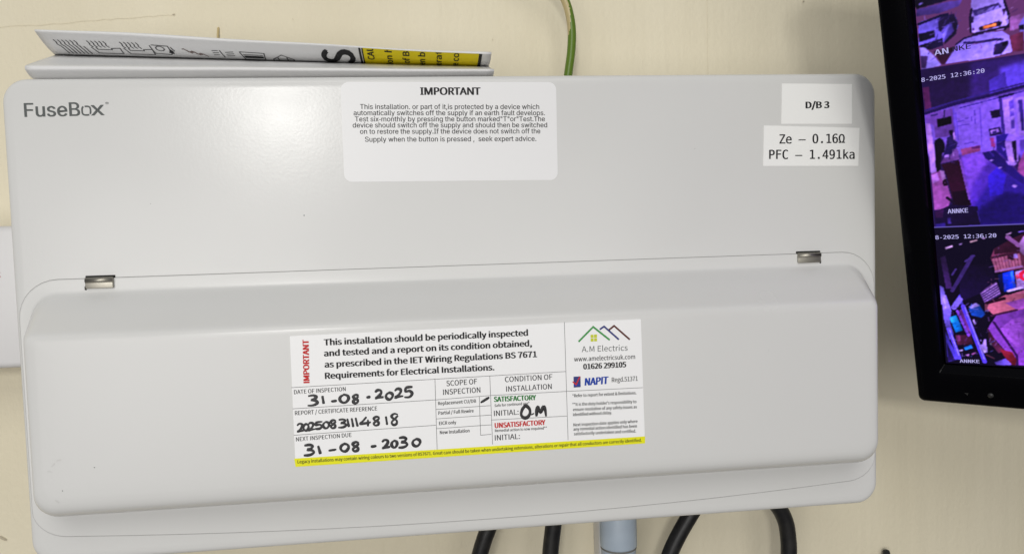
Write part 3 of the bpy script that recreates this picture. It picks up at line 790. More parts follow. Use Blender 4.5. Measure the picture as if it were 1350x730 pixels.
# ------------------------------------------------------------------ wall
n = 2
wall = obj('wall', [(-1.6, 0, -0.9), (1.9, 0, -0.9), (1.9, 0, 1.3), (-1.6, 0, 1.3)], [(0, 1, 2, 3)], M['wall'])
wall['kind'] = 'structure'
def wall_line(name, pts, w, mat, y=-0.0006):
    V, F = polyline2d([(p[0] * 1000, p[1] * 1000) for p in pts], w)
    return obj(name, [(x / 1000, y, z / 1000) for x, z in V], F, mat, wall)
jit = lambda a: random.uniform(-a, a)
cr = []
for p in catmull([(-0.40, 0.300), (-0.2934, 0.3115), (-0.2657, 0.3130), (-0.2376, 0.3154), (-0.2139, 0.3174), (-0.1924, 0.3190), (-0.186, 0.3196)], 6):
    cr.append((p[0], p[1] + jit(0.0004)))
wall_line('crack', cr, 0.2, M['crack'])
wall_line('crack', [(0.1795, 0.37), (0.1797, 0.33), (0.1794, 0.29), (0.1796, 0.26)], 0.16, M['crack'])
V, F = tube_mesh(catmull([(-0.1575, -0.0004, 0.3115), (-0.1577, -0.0010, 0.3085), (-0.1579, -0.0014, 0.3050), (-0.1578, -0.0006, 0.3015)], 4),
                 [0.0002] + [0.0007] * 11 + [0.0003], 8)
obj('paint_drip', V, F, material('paint_drip', (0.56, 0.45, 0.22, 1), 0.5), wall, True)
def blob(name, x, y, z, rx, rz, mat, parent, ang=0, seed=0):
    rnd = random.Random(seed)
    V = []
    for k in range(10):
        a = 2 * math.pi * k / 10
        r = 0.7 + 0.5 * rnd.random()
        px, pz = math.cos(a) * rx * r, math.sin(a) * rz * r
        V.append((x + px * math.cos(ang) - pz * math.sin(ang), y, z + px * math.sin(ang) + pz * math.cos(ang)))
    return obj(name, V, [tuple(range(10))], mat, parent)
M['dirt'] = material('dirt_spot', (0.50, 0.44, 0.33, 1), 0.8, spec=0.1)
blob('dirt_spot', -0.3125, -0.0008, -0.0232, 0.0030, 0.0009, M['dirt'], wall, -0.7, 1)
blob('dirt_spot', -0.1855, -0.0008, 0.3196, 0.0008, 0.0005, M['dirt'], wall, 0.2, 2)
blob('dirt_spot', 0.252, -0.0008, 0.3300, 0.0009, 0.0007, M['dirt'], wall, 0.2, 3)
for i in range(4):
    blob('dirt_spot', random.uniform(-0.25, 0.22), -0.0008, random.uniform(0.285, 0.325), 0.0005, 0.0004, M['crack'], wall, 0, 20 + i)

# ------------------------------------------------------------------ consumer unit
W2, H, D = 0.240, 0.2559, 0.105
unit = thing('consumer_unit', 'white metal electrical consumer unit with hinged bulging door and stickers', 'fuse box', (0, 0, 0))
bevelled_box('base_tray', -W2 + 0.0025, W2 - 0.0025, -0.060, 0.0015, 0.0025, H - 0.0025, 0.004, M['coat'], unit)
def ring(x0, x1, z0, z1, r, y):
    return [(x, y, z) for x, z in round_rect(x0, x1, z0, z1, r)]
loops = []
for ins, dep, rr in [(0.0, 0.050, 0.0125), (0.0, 0.0032, 0.0125), (0.0003, 0.0019, 0.0123), (0.0010, 0.0009, 0.0117), (0.0021, 0.0003, 0.0108), (0.0034, 0.0, 0.0098), (0.006, 0.0, 0.008)]:
    loops.append(ring(-W2 - 0.0018 + ins, W2 + 0.0018 - ins, -0.0013 + ins, H + 0.0007 - ins, rr, -D + dep))
V, F = loft(loops)
fix_normals(obj('front_cover', V, F, M['coat'], unit, True))

# door: thin flange with a bowed lower edge, and a pressed bulge
FL = 0.0006
def bow(pts, z0, k=0.145):
    out = []
    for x, z in pts:
        wgt = max(0.0, 1 - (z - z0) / 0.05)
        out.append((x, z + k * x * x * wgt))
    return out
door_loops = []
for ins, h in [(0.0, -0.0004), (0.0, FL - 0.0002), (0.00012, FL), (0.0006, FL)]:
    door_loops.append([(x, -D - h, z) for x, z in bow(round_rect(-0.2393 + ins, 0.2393 - ins, 0.0064 + ins, 0.1515 - ins, (0.020, 0.020, 0.016, 0.016)), 0.0064 + ins)])
bx, bz0, bz1 = 0.2325, 0.0285, 0.1437
for h, t, s, b, rt, rb in [(0.6, -1.6, -1.6, -1.6, 14, 15), (0.75, -0.7, -0.8, -0.8, 13, 14), (1.3, 0.0, -0.2, -0.2, 12.4, 13.5), (3.4, 1.6, 0.5, 0.1, 11.4, 13), (8, 4.6, 1.7, 0.6, 9.6, 12),
                           (14, 9.2, 3.5, 1.4, 7.6, 11.4), (20, 13.8, 5.2, 2.9, 5.6, 10.8), (23.6, 16.4, 6.2, 4.7, 4.6, 10.4), (25.4, 17.8, 7.0, 6.4, 4.6, 10), (26.4, 18.8, 7.8, 8.0, 4.0, 9.4),
                           (27.05, 19.9, 8.9, 9.8, 3.6, 8.6), (27.4, 21.3, 10.6, 12.0, 3.0, 8), (27.5, 23.8, 13.8, 15.0, 2.4, 7), (27.5, 30, 24, 22, 2, 5)]:
    door_loops.append([(x, -D - h / 1000, z) for x, z in round_rect(-bx + s / 1000, bx - s / 1000, bz0 + b / 1000, bz1 - t / 1000, (rt / 1000, rt / 1000, rb / 1000, rb / 1000))])
V, F = loft(door_loops)
fix_normals(obj('door', V, F, M['door'], unit, True))

# thin dark ring: shade in the gap round the flange, put into colour
gq = bow(round_rect(-0.23955, 0.23955, 0.00615, 0.15175, (0.0202, 0.0202, 0.0162, 0.0162)), 0.00615)
gi = bow(round_rect(-0.2385, 0.2385, 0.0072, 0.1507, (0.0192, 0.0192, 0.0152, 0.0152)), 0.0072)
V, F = loft([[(x, -D - 0.00006, z) for x, z in gq], [(x, -D - 0.00006, z) for x, z in gi]], cap_end=False)
obj('door_gap_shade', V, F, M['seam'], unit)

# hinges
for sx in (-1, 1):
    cx = 0.198 * sx
    hg = bevelled_box('hinge', cx - 0.0070, cx + 0.0070, -D - 0.0022, -D - 0.0009, 0.1462, 0.1508, 0.0003, M['steel'], unit)
    V, F = tube_mesh([(cx - 0.0069, -D - 0.0013, 0.1505), (cx + 0.0069, -D - 0.0013, 0.1505)], 0.0016, 14)
    obj('hinge_pin', V, F, M['steel'], hg, True)
    bevelled_box('hinge_slot', cx - 0.0074, cx + 0.0076, -D - 0.0005, -D + 0.0002, 0.1512, 0.1530, 0.0003, M['gap'], hg)
    bevelled_box('hinge_slot', cx + (-0.0079 if sx < 0 else 0.0069), cx + (-0.0069 if sx < 0 else 0.0078), -D - FL - 0.0004, -D - FL + 0.0003, 0.1455, 0.1474, 0.0002, M['gap'], hg)

# logo printed on the cover
print_on('logo_lettering', LOGO_TEXT, -D - 0.00012, M['grey_ink'], unit)
def arc_pts(cx, cz, rx, rz, a0, a1, n=14, p=0.72):
    out = []
    for k in range(n + 1):
        a = math.radians(a0 + (a1 - a0) * k / n)
        c, s = math.cos(a), math.sin(a)
        out.append((cx + rx * math.copysign(abs(c) ** p, c), cz + rz * math.copysign(abs(s) ** p, s)))
    return out
ox, oz = -199.95, 239.45
flat('logo_emblem', [polyline2d(arc_pts(ox, oz, 2.1, 2.25, 118, 300, 16, 0.62), 0.85)], -D - 0.00012, M['grey_ink'], unit)
flat('logo_emblem', [polyline2d(arc_pts(ox, oz, 2.1, 2.25, 318, 460, 14, 0.62), 0.85)], -D - 0.00012, M['grey_ink'], unit)

# warning sticker under the top edge
def sheet(name, quad, r, y0, th, mat, parent):
    """thin vinyl with rounded corners, quad = tl, tr, br, bl in mm"""
    (ax, az), (bx_, bz_), (cx, cz), (dx, dz) = quad
    c = round_rect(0, 1, 0, 1, 0.0, 4, 1)
    wq = math.hypot(bx_ - ax, bz_ - az)
    hq = math.hypot(ax - dx, az - dz)
    pts = round_rect(0, wq, 0, hq, max(r, 0.05), 4, 6)
    def mp(p):
        u, v = p[0] / wq, p[1] / hq
        tx, tz = ax + (bx_ - ax) * u, az + (bz_ - az) * u
        bx2, bz2 = dx + (cx - dx) * u, dz + (cz - dz) * u
        return (bx2 + (tx - bx2) * v) / 1000, (bz2 + (tz - bz2) * v) / 1000
    q = [mp(p) for p in pts]
    V, F = loft([[(x, y0, z) for x, z in q], [(x, y0 - th, z) for x, z in q]])
    return fix_normals(obj(name, V, F, mat, parent))
st = sheet('warning_sticker', [(-68.5, 253.3), (50.1, 252.4), (49.6, 197.9), (-68.7, 199.4)], 4.2, -D + 0.0001, 0.00022, M['film'], unit)
st['label'] = 'white rounded warning sticker headed IMPORTANT'
print_on('lettering', WARNING_TEXT, -D - 0.00022, M['ink'], st)
st = sheet('board_label', [(183.1, 250.6), (226.1, 250.0), (226.0, 226.9), (182.4, 227.4)], 0.2, -D + 0.0001, 0.00022, M['tape'], unit)
st['label'] = 'small white label reading D/B 3'
print_on('lettering', BOARD_TEXT, -D - 0.00022, M['ink'], st)
st = sheet('reading_label', [(171.8, 226.6), (230.7, 224.4), (229.8, 202.2), (171.0, 203.3)], 0.2, -D + 0.0001, 0.00030, M['tape'], unit)
st['label'] = 'white tape label with Ze and PFC readings'
print_on('lettering', READING_TEXT, -D - 0.00030, M['ink'], st)

# inspection sticker on the door
YF = -D - 0.0275
st = sheet('inspection_sticker', OUTLINE, 0.3, YF + 0.0001, 0.00030, M['sticker'], unit)
st['label'] = 'white inspection sticker with handwritten dates and yellow strip'
YS = YF - 0.00030
flat('yellow_strip', [(STRIP, [(0, 1, 2, 3)])], YS + 0.00002, M['yellow_ink'], st)
print_on('lettering', FORM_TEXT, YS - 0.00006, M['ink'], st)
print_on('grey_lettering', NAME_TEXT, YS - 0.00006, M['grey_ink'], st)
print_on('green_lettering', GREEN_TEXT, YS - 0.00006, M['green_ink'], st)
print_on('red_lettering', RED_TEXT, YS - 0.00006, M['red_ink'], st)
print_on('blue_lettering', BLUE_TEXT, YS - 0.00006, M['blue_ink'], st, 0.12)
for i, r in enumerate(RULES):
    flat('ruled_line', [bar2d(*r, 0.22)], YS - 0.00002 - 0.000003 * (i % 5), M['rule_ink'], st)
flat('roof_logo', [polyline2d(ROOF_LOGO['brown'], 0.95)], YS - 0.00002, M['brown_ink'], st)
flat('roof_logo', [polyline2d(ROOF_LOGO['blue'], 0.95)], YS - 0.00004, M['navy_ink'], st)
flat('roof_logo', [polyline2d(ROOF_LOGO['green'], 0.95)], YS - 0.00006, M['roof_green'], st)
wx0, wz1 = WINDOW_LOGO[0]
wx1, wz0 = WINDOW_LOGO[2]
wq = []
for i in range(2):
    for j in range(2):
        a, b2 = wx0 + (wx1 - wx0) * (i * 0.54), wz0 + (wz1 - wz0) * (j * 0.54)
        wq.append(([(a, b2), (a + (wx1 - wx0) * 0.46, b2), (a + (wx1 - wx0) * 0.46, b2 + (wz1 - wz0) * 0.46), (a, b2 + (wz1 - wz0) * 0.46)], [(0, 1, 2, 3)]))
flat('window_logo', wq, YS - 0.00004, M['lime_ink'], st)
flat('scheme_emblem', [(EMBLEM, [(0, 1, 2, 3)])], YS - 0.00002, M['navy_ink'], st)
ec = np.mean(np.array(EMBLEM), axis=0)
flat('scheme_emblem', [polyline2d([(ec[0] - 2.4, ec[1] + 0.2), (ec[0] - 0.6, ec[1] - 1.4), (ec[0] + 1.6, ec[1] + 2.8)], 0.7)], YS - 0.00005, M['red_ink'], st)
flat('scheme_emblem', [bar2d(EMBLEM[3][0], EMBLEM[3][1] + 1.2, EMBLEM[2][0], EMBLEM[2][1] + 1.2, 0.7)], YS - 0.00004, M['blue_ink'], st)

# handwriting in thick black marker
DIG = {'0': [[(0.55, 1), (0.15, 0.8), (0, 0.4), (0.25, 0.03), (0.65, 0), (0.97, 0.4), (0.92, 0.8), (0.55, 1), (0.4, 0.98)]],
       '1': [[(0.4, 1), (0.55, 0.5), (0.6, 0)]],
       '2': [[(0.02, 0.75), (0.3, 1), (0.68, 0.93), (0.7, 0.6), (0.35, 0.2), (0.05, 0.02), (0.45, 0.1), (1, 0.12)]],
       '3': [[(0.1, 0.95), (0.6, 1), (0.92, 0.85), (0.7, 0.62), (0.4, 0.55), (0.8, 0.48), (1, 0.25), (0.6, 0.03), (0.0, 0.02)]],
       '4': [[(0.62, 1), (0.3, 0.6), (0.02, 0.32), (0.5, 0.34), (1, 0.42)], [(0.74, 0.72), (0.72, 0)]],
       '5': [[(1, 1), (0.3, 0.96), (0.16, 0.58), (0.62, 0.62), (0.92, 0.36), (0.6, 0.03), (0, 0.03)]],
       '8': [[(0.95, 0.9), (0.5, 1), (0.12, 0.82), (0.3, 0.6), (0.75, 0.38), (0.72, 0.08), (0.32, 0.0), (0.12, 0.25), (0.55, 0.55), (0.95, 0.82)]],
       '-': [[(0, 0.35), (1, 0.55)]]}
def stroke(pts, r):
    q = catmull(pts, 5) if len(pts) > 2 else [np.array(pts[0]) + (np.array(pts[1]) - np.array(pts[0])) * k / 4 for k in range(5)]
    path = [(p[0] / 1000, YS - 0.00004, p[1] / 1000) for p in q]
    m = len(path)
    ph = random.uniform(0, 6)
    rad = [r * (1 - 0.45 * (abs(2 * i / (m - 1) - 1) ** 8)) * (1 + 0.16 * math.sin(ph + i * 0.37)) for i in range(m)]
    return tube_mesh(path, rad, 8, 0.06)
for first, last in ((0, 10), (10, 24), (24, 34)):
    parts = []
    for ch, x0, z0, x1, z1 in HAND_DIGITS[first:last]:
        for s in DIG[ch]:
            if ch == '1':
                pts = [(x0 + (x1 - x0) * a, z0 + (z1 - z0) * b2) for a, b2 in [(0.1, 1), (0.5, 0.5), (0.9, 0)]]
            else:
                pts = [(x0 + (x1 - x0) * (a * 0.94 + 0.03), z0 + (z1 - z0) * (b2 * 0.94 + 0.03)) for a, b2 in s]
            parts.append(stroke(pts, 0.00062 if first == 10 else 0.00073))
    V, F = gather(parts)
    obj('handwriting', V, F, M['marker'], st, True)
V, F = gather([stroke(s, 0.00086) for s in HAND_STROKES[:3]])
obj('handwriting', V, F, M['marker'], st, True)
V, F = stroke(HAND_STROKES[3], 0.0008)
obj('tick_mark', V, F, M['marker'], st, True)

# specks and scuffs on the paint
for x, z, y, r in [(-90.97, 181.8, -D - 0.0001, 0.35), (-210.7, 46.9, YF - 0.0001, 0.3), (-194.9, 57.8, YF - 0.0001, 0.28), (-170.5, 190.1, -D - 0.0001, 0.18), (130, 214, -D - 0.0001, 0.15), (160, 100, YF - 0.0001, 0.15)]:
    blob('speck', x / 1000, y, z / 1000, r / 1000, r / 1000, M['grey_ink'], unit, 0, int(abs(x)))
M['scuff'] = material('scuff', (0.62, 0.62, 0.605, 1), 0.5)
for i, (x, z) in enumerate([(-214.3, 60.3), (-211.5, 62.5), (-216, 57.0), (-213.5, 41.6)]):
    blob('scuff', x / 1000, YF - 0.0001, z / 1000, 0.0013, 0.0004, M['scuff'], unit, 0.8 - i * 0.5, 40 + i)

# ------------------------------------------------------------------ folded leaflet lying on the unit
leaf = thing('folded_leaflet', 'folded white instruction leaflet with yellow band lying on the fuse box', 'leaflet', (-0.107, -0.07, H))
inv = Matrix.Translation(-Vector((-0.107, -0.07, H)))
PL = [(-0.030, 0.2568), (-0.060, 0.2568), (-0.088, 0.2571), (-0.0985, 0.2584), (-0.1034, 0.2606), (-0.1043, 0.2620), (-0.1028, 0.2636), (-0.090, 0.2688), (-0.078, 0.2736)]
PLc, PLt = (-0.0705, 0.2765), (-0.0922, 0.2845)
PR = [(-0.030, 0.2568), (-0.060, 0.2568), (-0.088, 0.2570), (-0.0985, 0.2576), (-0.1034, 0.2585), (-0.1043, 0.2592), (-0.1028, 0.2600), (-0.090, 0.2632), (-0.078, 0.2667)]
PRc, PRt = (-0.0705, 0.2690), (-0.0922, 0.2711)
XL, XR = -0.2290, 0.0155
def lerp2(a, b, s):
    return (a[0] + (b[0] - a[0]) * s, a[1] + (b[1] - a[1]) * s)
def flap(x, t, off=0.0):
    """point on the printed flap; t = 0 at the crease, 1 at its upper edge"""
    s = (x - XL) / (XR - XL)
    c, e = lerp2(PLc, PRc, s), lerp2(PLt, PRt, s)
    y, z = lerp2(c, e, t)
    z += -0.0010 * math.sin(math.pi * min(1, max(0, t))) + 0.00025 * math.sin(x * 60) * t
    return (x, y - off * 0.35, z - off)
NX = 60
V, F = [], []
nprof = 0
for i in range(NX + 1):
    s = i / NX
    x = XL + (XR - XL) * s
    prof = [lerp2(a, b, s) for a, b in zip(PL, PR)]
    prof = [tuple(p) for p in catmull(prof, 3)]
    wob = 0.0003 * math.sin(x * 41) + 0.0002 * math.sin(x * 97 + 1)
    row = [(x, y + wob * (k > 6), z + wob * 0.5 * (k > 6)) for k, (y, z) in enumerate(prof)]
    row.append(flap(x, 0.0))
    nprof = len(row)
    V += row
for i in range(NX):
    for k in range(nprof - 1):
        a = i * nprof + k
        F.append((a, a + 1, a + nprof + 1, a + nprof))
V = [inv @ Vector(v) for v in V]
def thicken(o, t):
    md = o.modifiers.new('thickness', 'SOLIDIFY')
    md.thickness = t
    md.offset = 0
    return o
thicken(obj('lower_fold', V, F, M['paper'], leaf, True), 0.00035)
V, F = [], []
ts = [0.0, 0.12, 0.25, 0.4, 0.55, 0.7, 0.85, 0.95, 1.0]
for i in range(NX + 1):
    s = i / NX
    x = XL + (XR - XL) * s
    row = [flap(x, t) for t in ts]
    e = row[-1]
    th = 0.0010 + 0.0004 * math.sin(x * 30)
    row += [(x, e[1] + 0.0002, e[2] + th * 0.5), (x, e[1] + 0.0012, e[2] + th), (x, e[1] + 0.010, e[2] + th * 1.0), (x, e[1] + 0.045, e[2] - 0.004 * (1 - s))]
    nprof = len(row)
    V += row
for i in range(NX):
    for k in range(nprof - 1):
        a = i * nprof + k
        F.append((a, a + 1, a + nprof + 1, a + nprof))
V = [inv @ Vector(v) for v in V]
fo = thicken(obj('printed_flap', V, F, M['paper'], leaf, True), 0.0003)

def on_flap(name, parts, mat, off=0.0003, t0=None, t1=None):
    """flat 2-D art (x mm, t) wrapped on the flap, cut at t0..t1"""
    V, F = gather(parts)
    bm = bmesh.new()
    vs_ = [bm.verts.new((v[0], v[2] if len(v) > 2 else 0.0, v[1])) for v in V]
    for f in F:
        try:
            bm.faces.new([vs_[i] for i in f])
        except ValueError:
            pass
    for tcut, sgn in ((0.02 if t0 is None else t0, -1), (0.985 if t1 is None else t1, 1)):
        bmesh.ops.bisect_plane(bm, geom=bm.verts[:] + bm.edges[:] + bm.faces[:], plane_co=(0, 0, tcut), plane_no=(0, 0, sgn), clear_outer=True)
    for k in (0.25, 0.5, 0.75):
        bmesh.ops.bisect_plane(bm, geom=bm.verts[:] + bm.edges[:] + bm.faces[:], plane_co=(0, 0, k), plane_no=(0, 0, 1))
    for v in bm.verts:
        v.co = inv @ Vector(flap(v.co.x / 1000, v.co.z, off + v.co.y))
    me = bpy.data.meshes.new(name)
    bm.to_mesh(me)
    bm.free()
    me.materials.append(mat)
    o = bpy.data.objects.new(name, me)
    COL.objects.link(o)
    o.parent = fo
    return o
FH = lambda x: 23.1 - (x + 229) / 244.5 * 1.2           # flap width in mm, crease to edge
def pic(lines, w=0.55):
    """polylines in (x mm, t); widths kept even in both directions"""
    out = []
    for ln in lines:
        V, F = polyline2d([(x, t * FH(x)) for x, t in ln], w)
        out.append(([(x, z / FH(x)) for x, z in V], F))
    return out
def strips(x0, x1, t0, t1, n=24):
    V, F = [], []
    for i in range(n + 1):
        x = x0 + (x1 - x0) * i / n
        V += [(x, t0), (x, t1)]
    F = [(2 * i, 2 * i + 2, 2 * i + 3, 2 * i + 1) for i in range(n)]
    return V, F
on_flap('yellow_band', [strips(-57.2, 8.4, 0.0, 1.0)], M['leaf_yellow'], 0.00022)
on_flap('black_bar', [strips(-59.4, -58.2, 0, 1, 1), strips(-57.7, -57.0, 0, 1, 1)], M['ink'], 0.00036)
on_flap('black_bar', [strips(8.4, 10.2, 0, 1, 1)], M['ink'], 0.00036)
def side_text(body, xbase, tstart, cap_mm, adv, bold=3):
    """text turned a quarter turn, reading from the crease upwards; adv = length in flap widths"""
    V, F = raw_text(body, 'S')
    a, b2 = min(v[0] for v in V), max(v[0] for v in V)
    sy = cap_mm / cap_of('S')
    return gather([([(xbase - y * sy + dy * 1.6 * cap_mm, tstart + (x - a) / (b2 - a) * adv + dx * cap_mm / 23, 0.00001 * i) for x, y in V], F) for i, (dx, dy) in enumerate(BOLD[bold])])
for st_ in [side_text('CAUTION', -51.2, 0.40, 3.6, 1.55, 3), side_text('ition ha', -41.0, -0.22, 3.6, 1.55), side_text('s of BS7', -31.2, -0.10, 3.6, 1.55),
                      side_text('ken bef', -22.3, -0.12, 3.6, 1.50), side_text('iferatio', -12.8, -0.22, 3.6, 1.75), side_text('re cont', -3.0, -0.02, 3.6, 1.50)]:
    on_flap('lettering', [st_], M['ink'], 0.00036, 0.03, 0.97)
on_flap('letter', [side_text('S', -62.8, 0.06, 17.5, 0.76, 5)], M['ink'], 0.0003)
# pictograms
pg = []
def pictogram():
    on_flap('pictogram', pic(pg, 0.62), M['rule_ink'], 0.0003)
    pg.clear()
for x0 in (-222.5, -205.5, -188.5):
    first = x0 < -220
    for k in range(6 if first else 5):
        xx = x0 + k * 2.1
        pg.append([(xx, 0.74), (xx + 0.7, 0.66), (xx + 0.4, 0.58)])
        pg.append([(xx + 0.4, 0.58), (xx + 1.4, 0.5)])
    if first:
        for k in range(7):
            xx = x0 + 1.5 + k * 2.0
            pg.append([(xx, 0.52), (xx + 0.6, 0.40), (xx + 1.2, 0.16)])
    else:
        pg.append([(x0 + 0.2, 0.50), (x0 + 2.0, 0.22), (x0 + 15.0, 0.22), (x0 + 15.2, 0.48), (x0 + 10.5, 0.46), (x0 + 10.4, 0.40), (x0 + 3.0, 0.40), (x0 + 2.6, 0.50)])
    pictogram()
bx0 = -173.5
pg.append([(bx0, 0.66), (bx0 + 0.6, 0.3), (bx0 + 9, 0.26), (bx0 + 10, 0.34), (bx0 + 9.6, 0.66), (bx0 + 1, 0.68)])
pg.append(arc_pts(bx0 + 4.8, 0.54, 2.2, 0.10, 0, 360, 12, 1.0))
pg.append([(bx0 + 10.8, 0.62), (bx0 + 12.0, 0.45)])
pictogram()
for k in range(3):
    pg.append([(-141.0, 0.34 + 0.11 * k), (-137.6, 0.36 + 0.11 * k)])
    pg.append([(-134.0, 0.30 + 0.10 * k), (-129.5, 0.34 + 0.10 * k)])
pg.append([(-136.6, 0.60), (-135.6, 0.20)])
pictogram()
pg.append([(-126.0, 0.56), (-124.6, 0.12), (-113.6, 0.12), (-112.8, 0.52), (-126.0, 0.56)])
pg.append([(-124.8, 0.42), (-113.8, 0.40)])
pictogram()
pg.append([(-109.0, 0.18), (-103.5, 0.46), (-97.6, 0.20), (-97.6, 0.08), (-109.0, 0.08), (-109.0, 0.18), (-97.6, 0.20)])
pg.append([(-106.0, 0.30), (-106.0, 0.10)])
pg.append([(-101.0, 0.32), (-101.0, 0.10)])
pictogram()
on_flap('pictogram', [([(-165.0, 0.36), (-162.6, 0.30), (-162.2, 0.44), (-163.6, 0.54)], [(0, 1, 2, 3)])], M['ink'], 0.00036)
on_flap('pictogram', [([(-124.6, 0.36), (-113.8, 0.34), (-114.2, 0.22), (-124.0, 0.22)], [(0, 1, 2, 3)])], M['ink'], 0.00036)
wv = []
for k in range(3):
    wv.append([(-157.0 + i * 1.0 + k * 1.2, 0.56 - 0.022 * i - 0.04 * k + 0.05 * math.sin(i * 1.5 + k)) for i in range(11)])
on_flap('pictogram', pic(wv, 0.6), M['wire_print'], 0.0003)

# ------------------------------------------------------------------ cables and conduit
def cable(name, pts, r, label, group=None):
    q = catmull(pts, 8)
    base = Vector(q[0])
    V, F = tube_mesh([Vector(p) - base for p in q], r, 22)
    o = obj(name, V, F, M['rubber'], None, True)
    o.location = base
    return tag(o, label, 'cable', group)
G = 'black cables below the fuse box'
cable('power_cable', [(0.0175, -0.045, 0.012), (0.0152, -0.045, 0.002), (0.0116, -0.045, -0.0092), (0.0092, -0.045, -0.0201), (0.006, -0.045, -0.028), (0.0032, -0.045, -0.0358), (0.0004, -0.045, -0.0446), (-0.006, -0.045, -0.062), (-0.02, -0.045, -0.10)],
      0.0054, 'black cable leaning left, farthest left of those below the fuse box', G)
cable('power_cable', [(0.0540, -0.045, 0.012), (0.0532, -0.045, 0.000), (0.0522, -0.045, -0.0131), (0.0511, -0.045, -0.0243), (0.0496, -0.045, -0.0344), (0.0485, -0.045, -0.0435), (0.0473, -0.045, -0.0589), (0.0465, -0.045, -0.10)],
      0.0054, 'nearly upright black cable just left of the blue grey conduit', G)
cable('power_cable', [(0.170, -0.045, 0.012), (0.1615, -0.045, -0.003), (0.1512, -0.045, -0.015), (0.1425, -0.045, -0.0275), (0.1355, -0.045, -0.0389), (0.130, -0.045, -0.050), (0.1249, -0.045, -0.0643), (0.118, -0.045, -0.10)],
      0.0054, 'slanting black cable just right of the blue grey conduit', G)
cable('power_cable', [(0.176, -0.045, 0.012), (0.1885, -0.045, -0.0065), (0.1974, -0.045, -0.013), (0.207, -0.045, -0.0232), (0.2123, -0.045, -0.0342), (0.2141, -0.045, -0.0471), (0.2143, -0.045, -0.0567), (0.2141, -0.045, -0.0738), (0.2135, -0.045, -0.11)],
      0.0054, 'black cable curving down under the right corner of the fuse box', G)
cable('cable_end', [(0.3122, -0.004, -0.0800), (0.3113, -0.006, -0.0815), (0.3095, -0.008, -0.086), (0.306, -0.010, -0.100), (0.304, -0.010, -0.13)],
      0.0026, 'tip of a thin black cable at the bottom of the bare wall')

con = thing('conduit', 'blue grey plastic conduit pipe entering the underside of the fuse box', 'conduit', (0.0985, -0.030, -0.16))
def lathe(name, prof, mat, parent, sides=40):
    V, F = [], []
    for r, z in prof:
        for k in range(sides):
            a = 2 * math.pi * k / sides
            V.append((r * math.cos(a), r * math.sin(a), z))
    for i in range(len(prof) - 1):
        for k in range(sides):
            k2 = (k + 1) % sides
            F.append((i * sides + k, i * sides + k2, (i + 1) * sides + k2, (i + 1) * sides + k))
    return fix_normals(obj(name, V, F, mat, parent, True))
lathe('pipe', [(0.0, 0.0), (0.0119, 0.0), (0.0119, 0.128)], M['conduit'], con)
lathe('coupling', [(0.0119, 0.1128), (0.0122, 0.1126), (0.0126, 0.1130), (0.0127, 0.114), (0.0127, 0.170), (0.0, 0.170)], M['conduit'], con)
lathe('joint_gap', [(0.01195, 0.1112), (0.01235, 0.1114), (0.01235, 0.1124), (0.01195, 0.1127)], M['seam'], con)

trk = bevelled_box('cable_trunking', -0.0018, 0.0018, -0.018, 0.0005, -0.12, 0.125, 0.0006, M['white_plastic'])
trk.location = (0.0895, 0, -0.12)
tag(trk, 'narrow white strip running down the wall beside the blue grey conduit', 'trunking')

# green and yellow earth cable above the unit
ep = [(0.0690, -0.03, 0.245), (0.0712, -0.03, 0.2669), (0.0719, -0.03, 0.2728), (0.0743, -0.03, 0.2877), (0.0751, -0.03, 0.3005), (0.0739, -0.03, 0.3114), (0.0709, -0.03, 0.3212), (0.0639, -0.030, 0.3334), (0.0516, -0.029, 0.3455), (0.0296, -0.026, 0.3573), (0.000, -0.020, 0.366)]
q = catmull(ep, 10)
base = Vector(q[0])
sides = 28
V, F = tube_mesh([Vector(p) - base for p in q], 0.0028, sides)
eo = obj('earth_cable', V, F, [M['earth_green'], M['earth_yellow']], None, True)
eo.location = base
tag(eo, 'green earth cable with pale stripe rising behind the fuse box', 'cable')
for p in eo.data.polygons:
    if len(p.vertices) > 4:
        continue
    i, k = p.index // sides, p.index % sides
    f = i / (len(q) - 1)
    # the pale stripe winds slowly round the cable and meets the front only near the top
    c = 24.8 + (0.6 - f) * 22 + max(0.0, 0.40 - f) * 80
    dk = (k - c + sides / 2) % sides - sides / 2
    p.material_index = 1 if f > 0.335 and abs(dk) < 6.2 + 0.4 * math.sin(i * 1.7) else 0

# ------------------------------------------------------------------ white box at the left
wb = thing('wall_enclosure', 'white plastic enclosure on the wall left of the fuse box', 'enclosure', (-0.33, 0, 0.0975))
bevelled_box('lid', -0.09, 0.078, -0.0500, -0.032, 0.0, 0.0848, 0.0035, M['white_plastic'], wb, 4)
bevelled_box('back_box', -0.087, 0.075, -0.0318, 0.0008, 0.002, 0.0830, 0.002, M['white_plastic'], wb)
V, F = polyline2d(arc_pts(0.0520 * 1000, 0.0560 * 1000, 1.6, 1.6, 40, 330, 12, 1.0), 0.7)
obj('red_mark', [(x / 1000, -0.0502, z / 1000) for x, z in V], F, M['faded_red'], wb)

# ------------------------------------------------------------------ monitor
MR = Matrix(((0.714757, 0.639062, -0.284115), (-0.699265, 0.660134, -0.274319), (0.012247, 0.394743, 0.91871)))
mon = thing('monitor', 'black wall monitor tilted forward showing purple security camera pictures', 'monitor', (0.28372, -0.10792, 0.08274))
mon.rotation_euler = MR.to_euler()
TW, TH = 0.15876, 0.0893
SW, SH = TW * 3, TH * 3
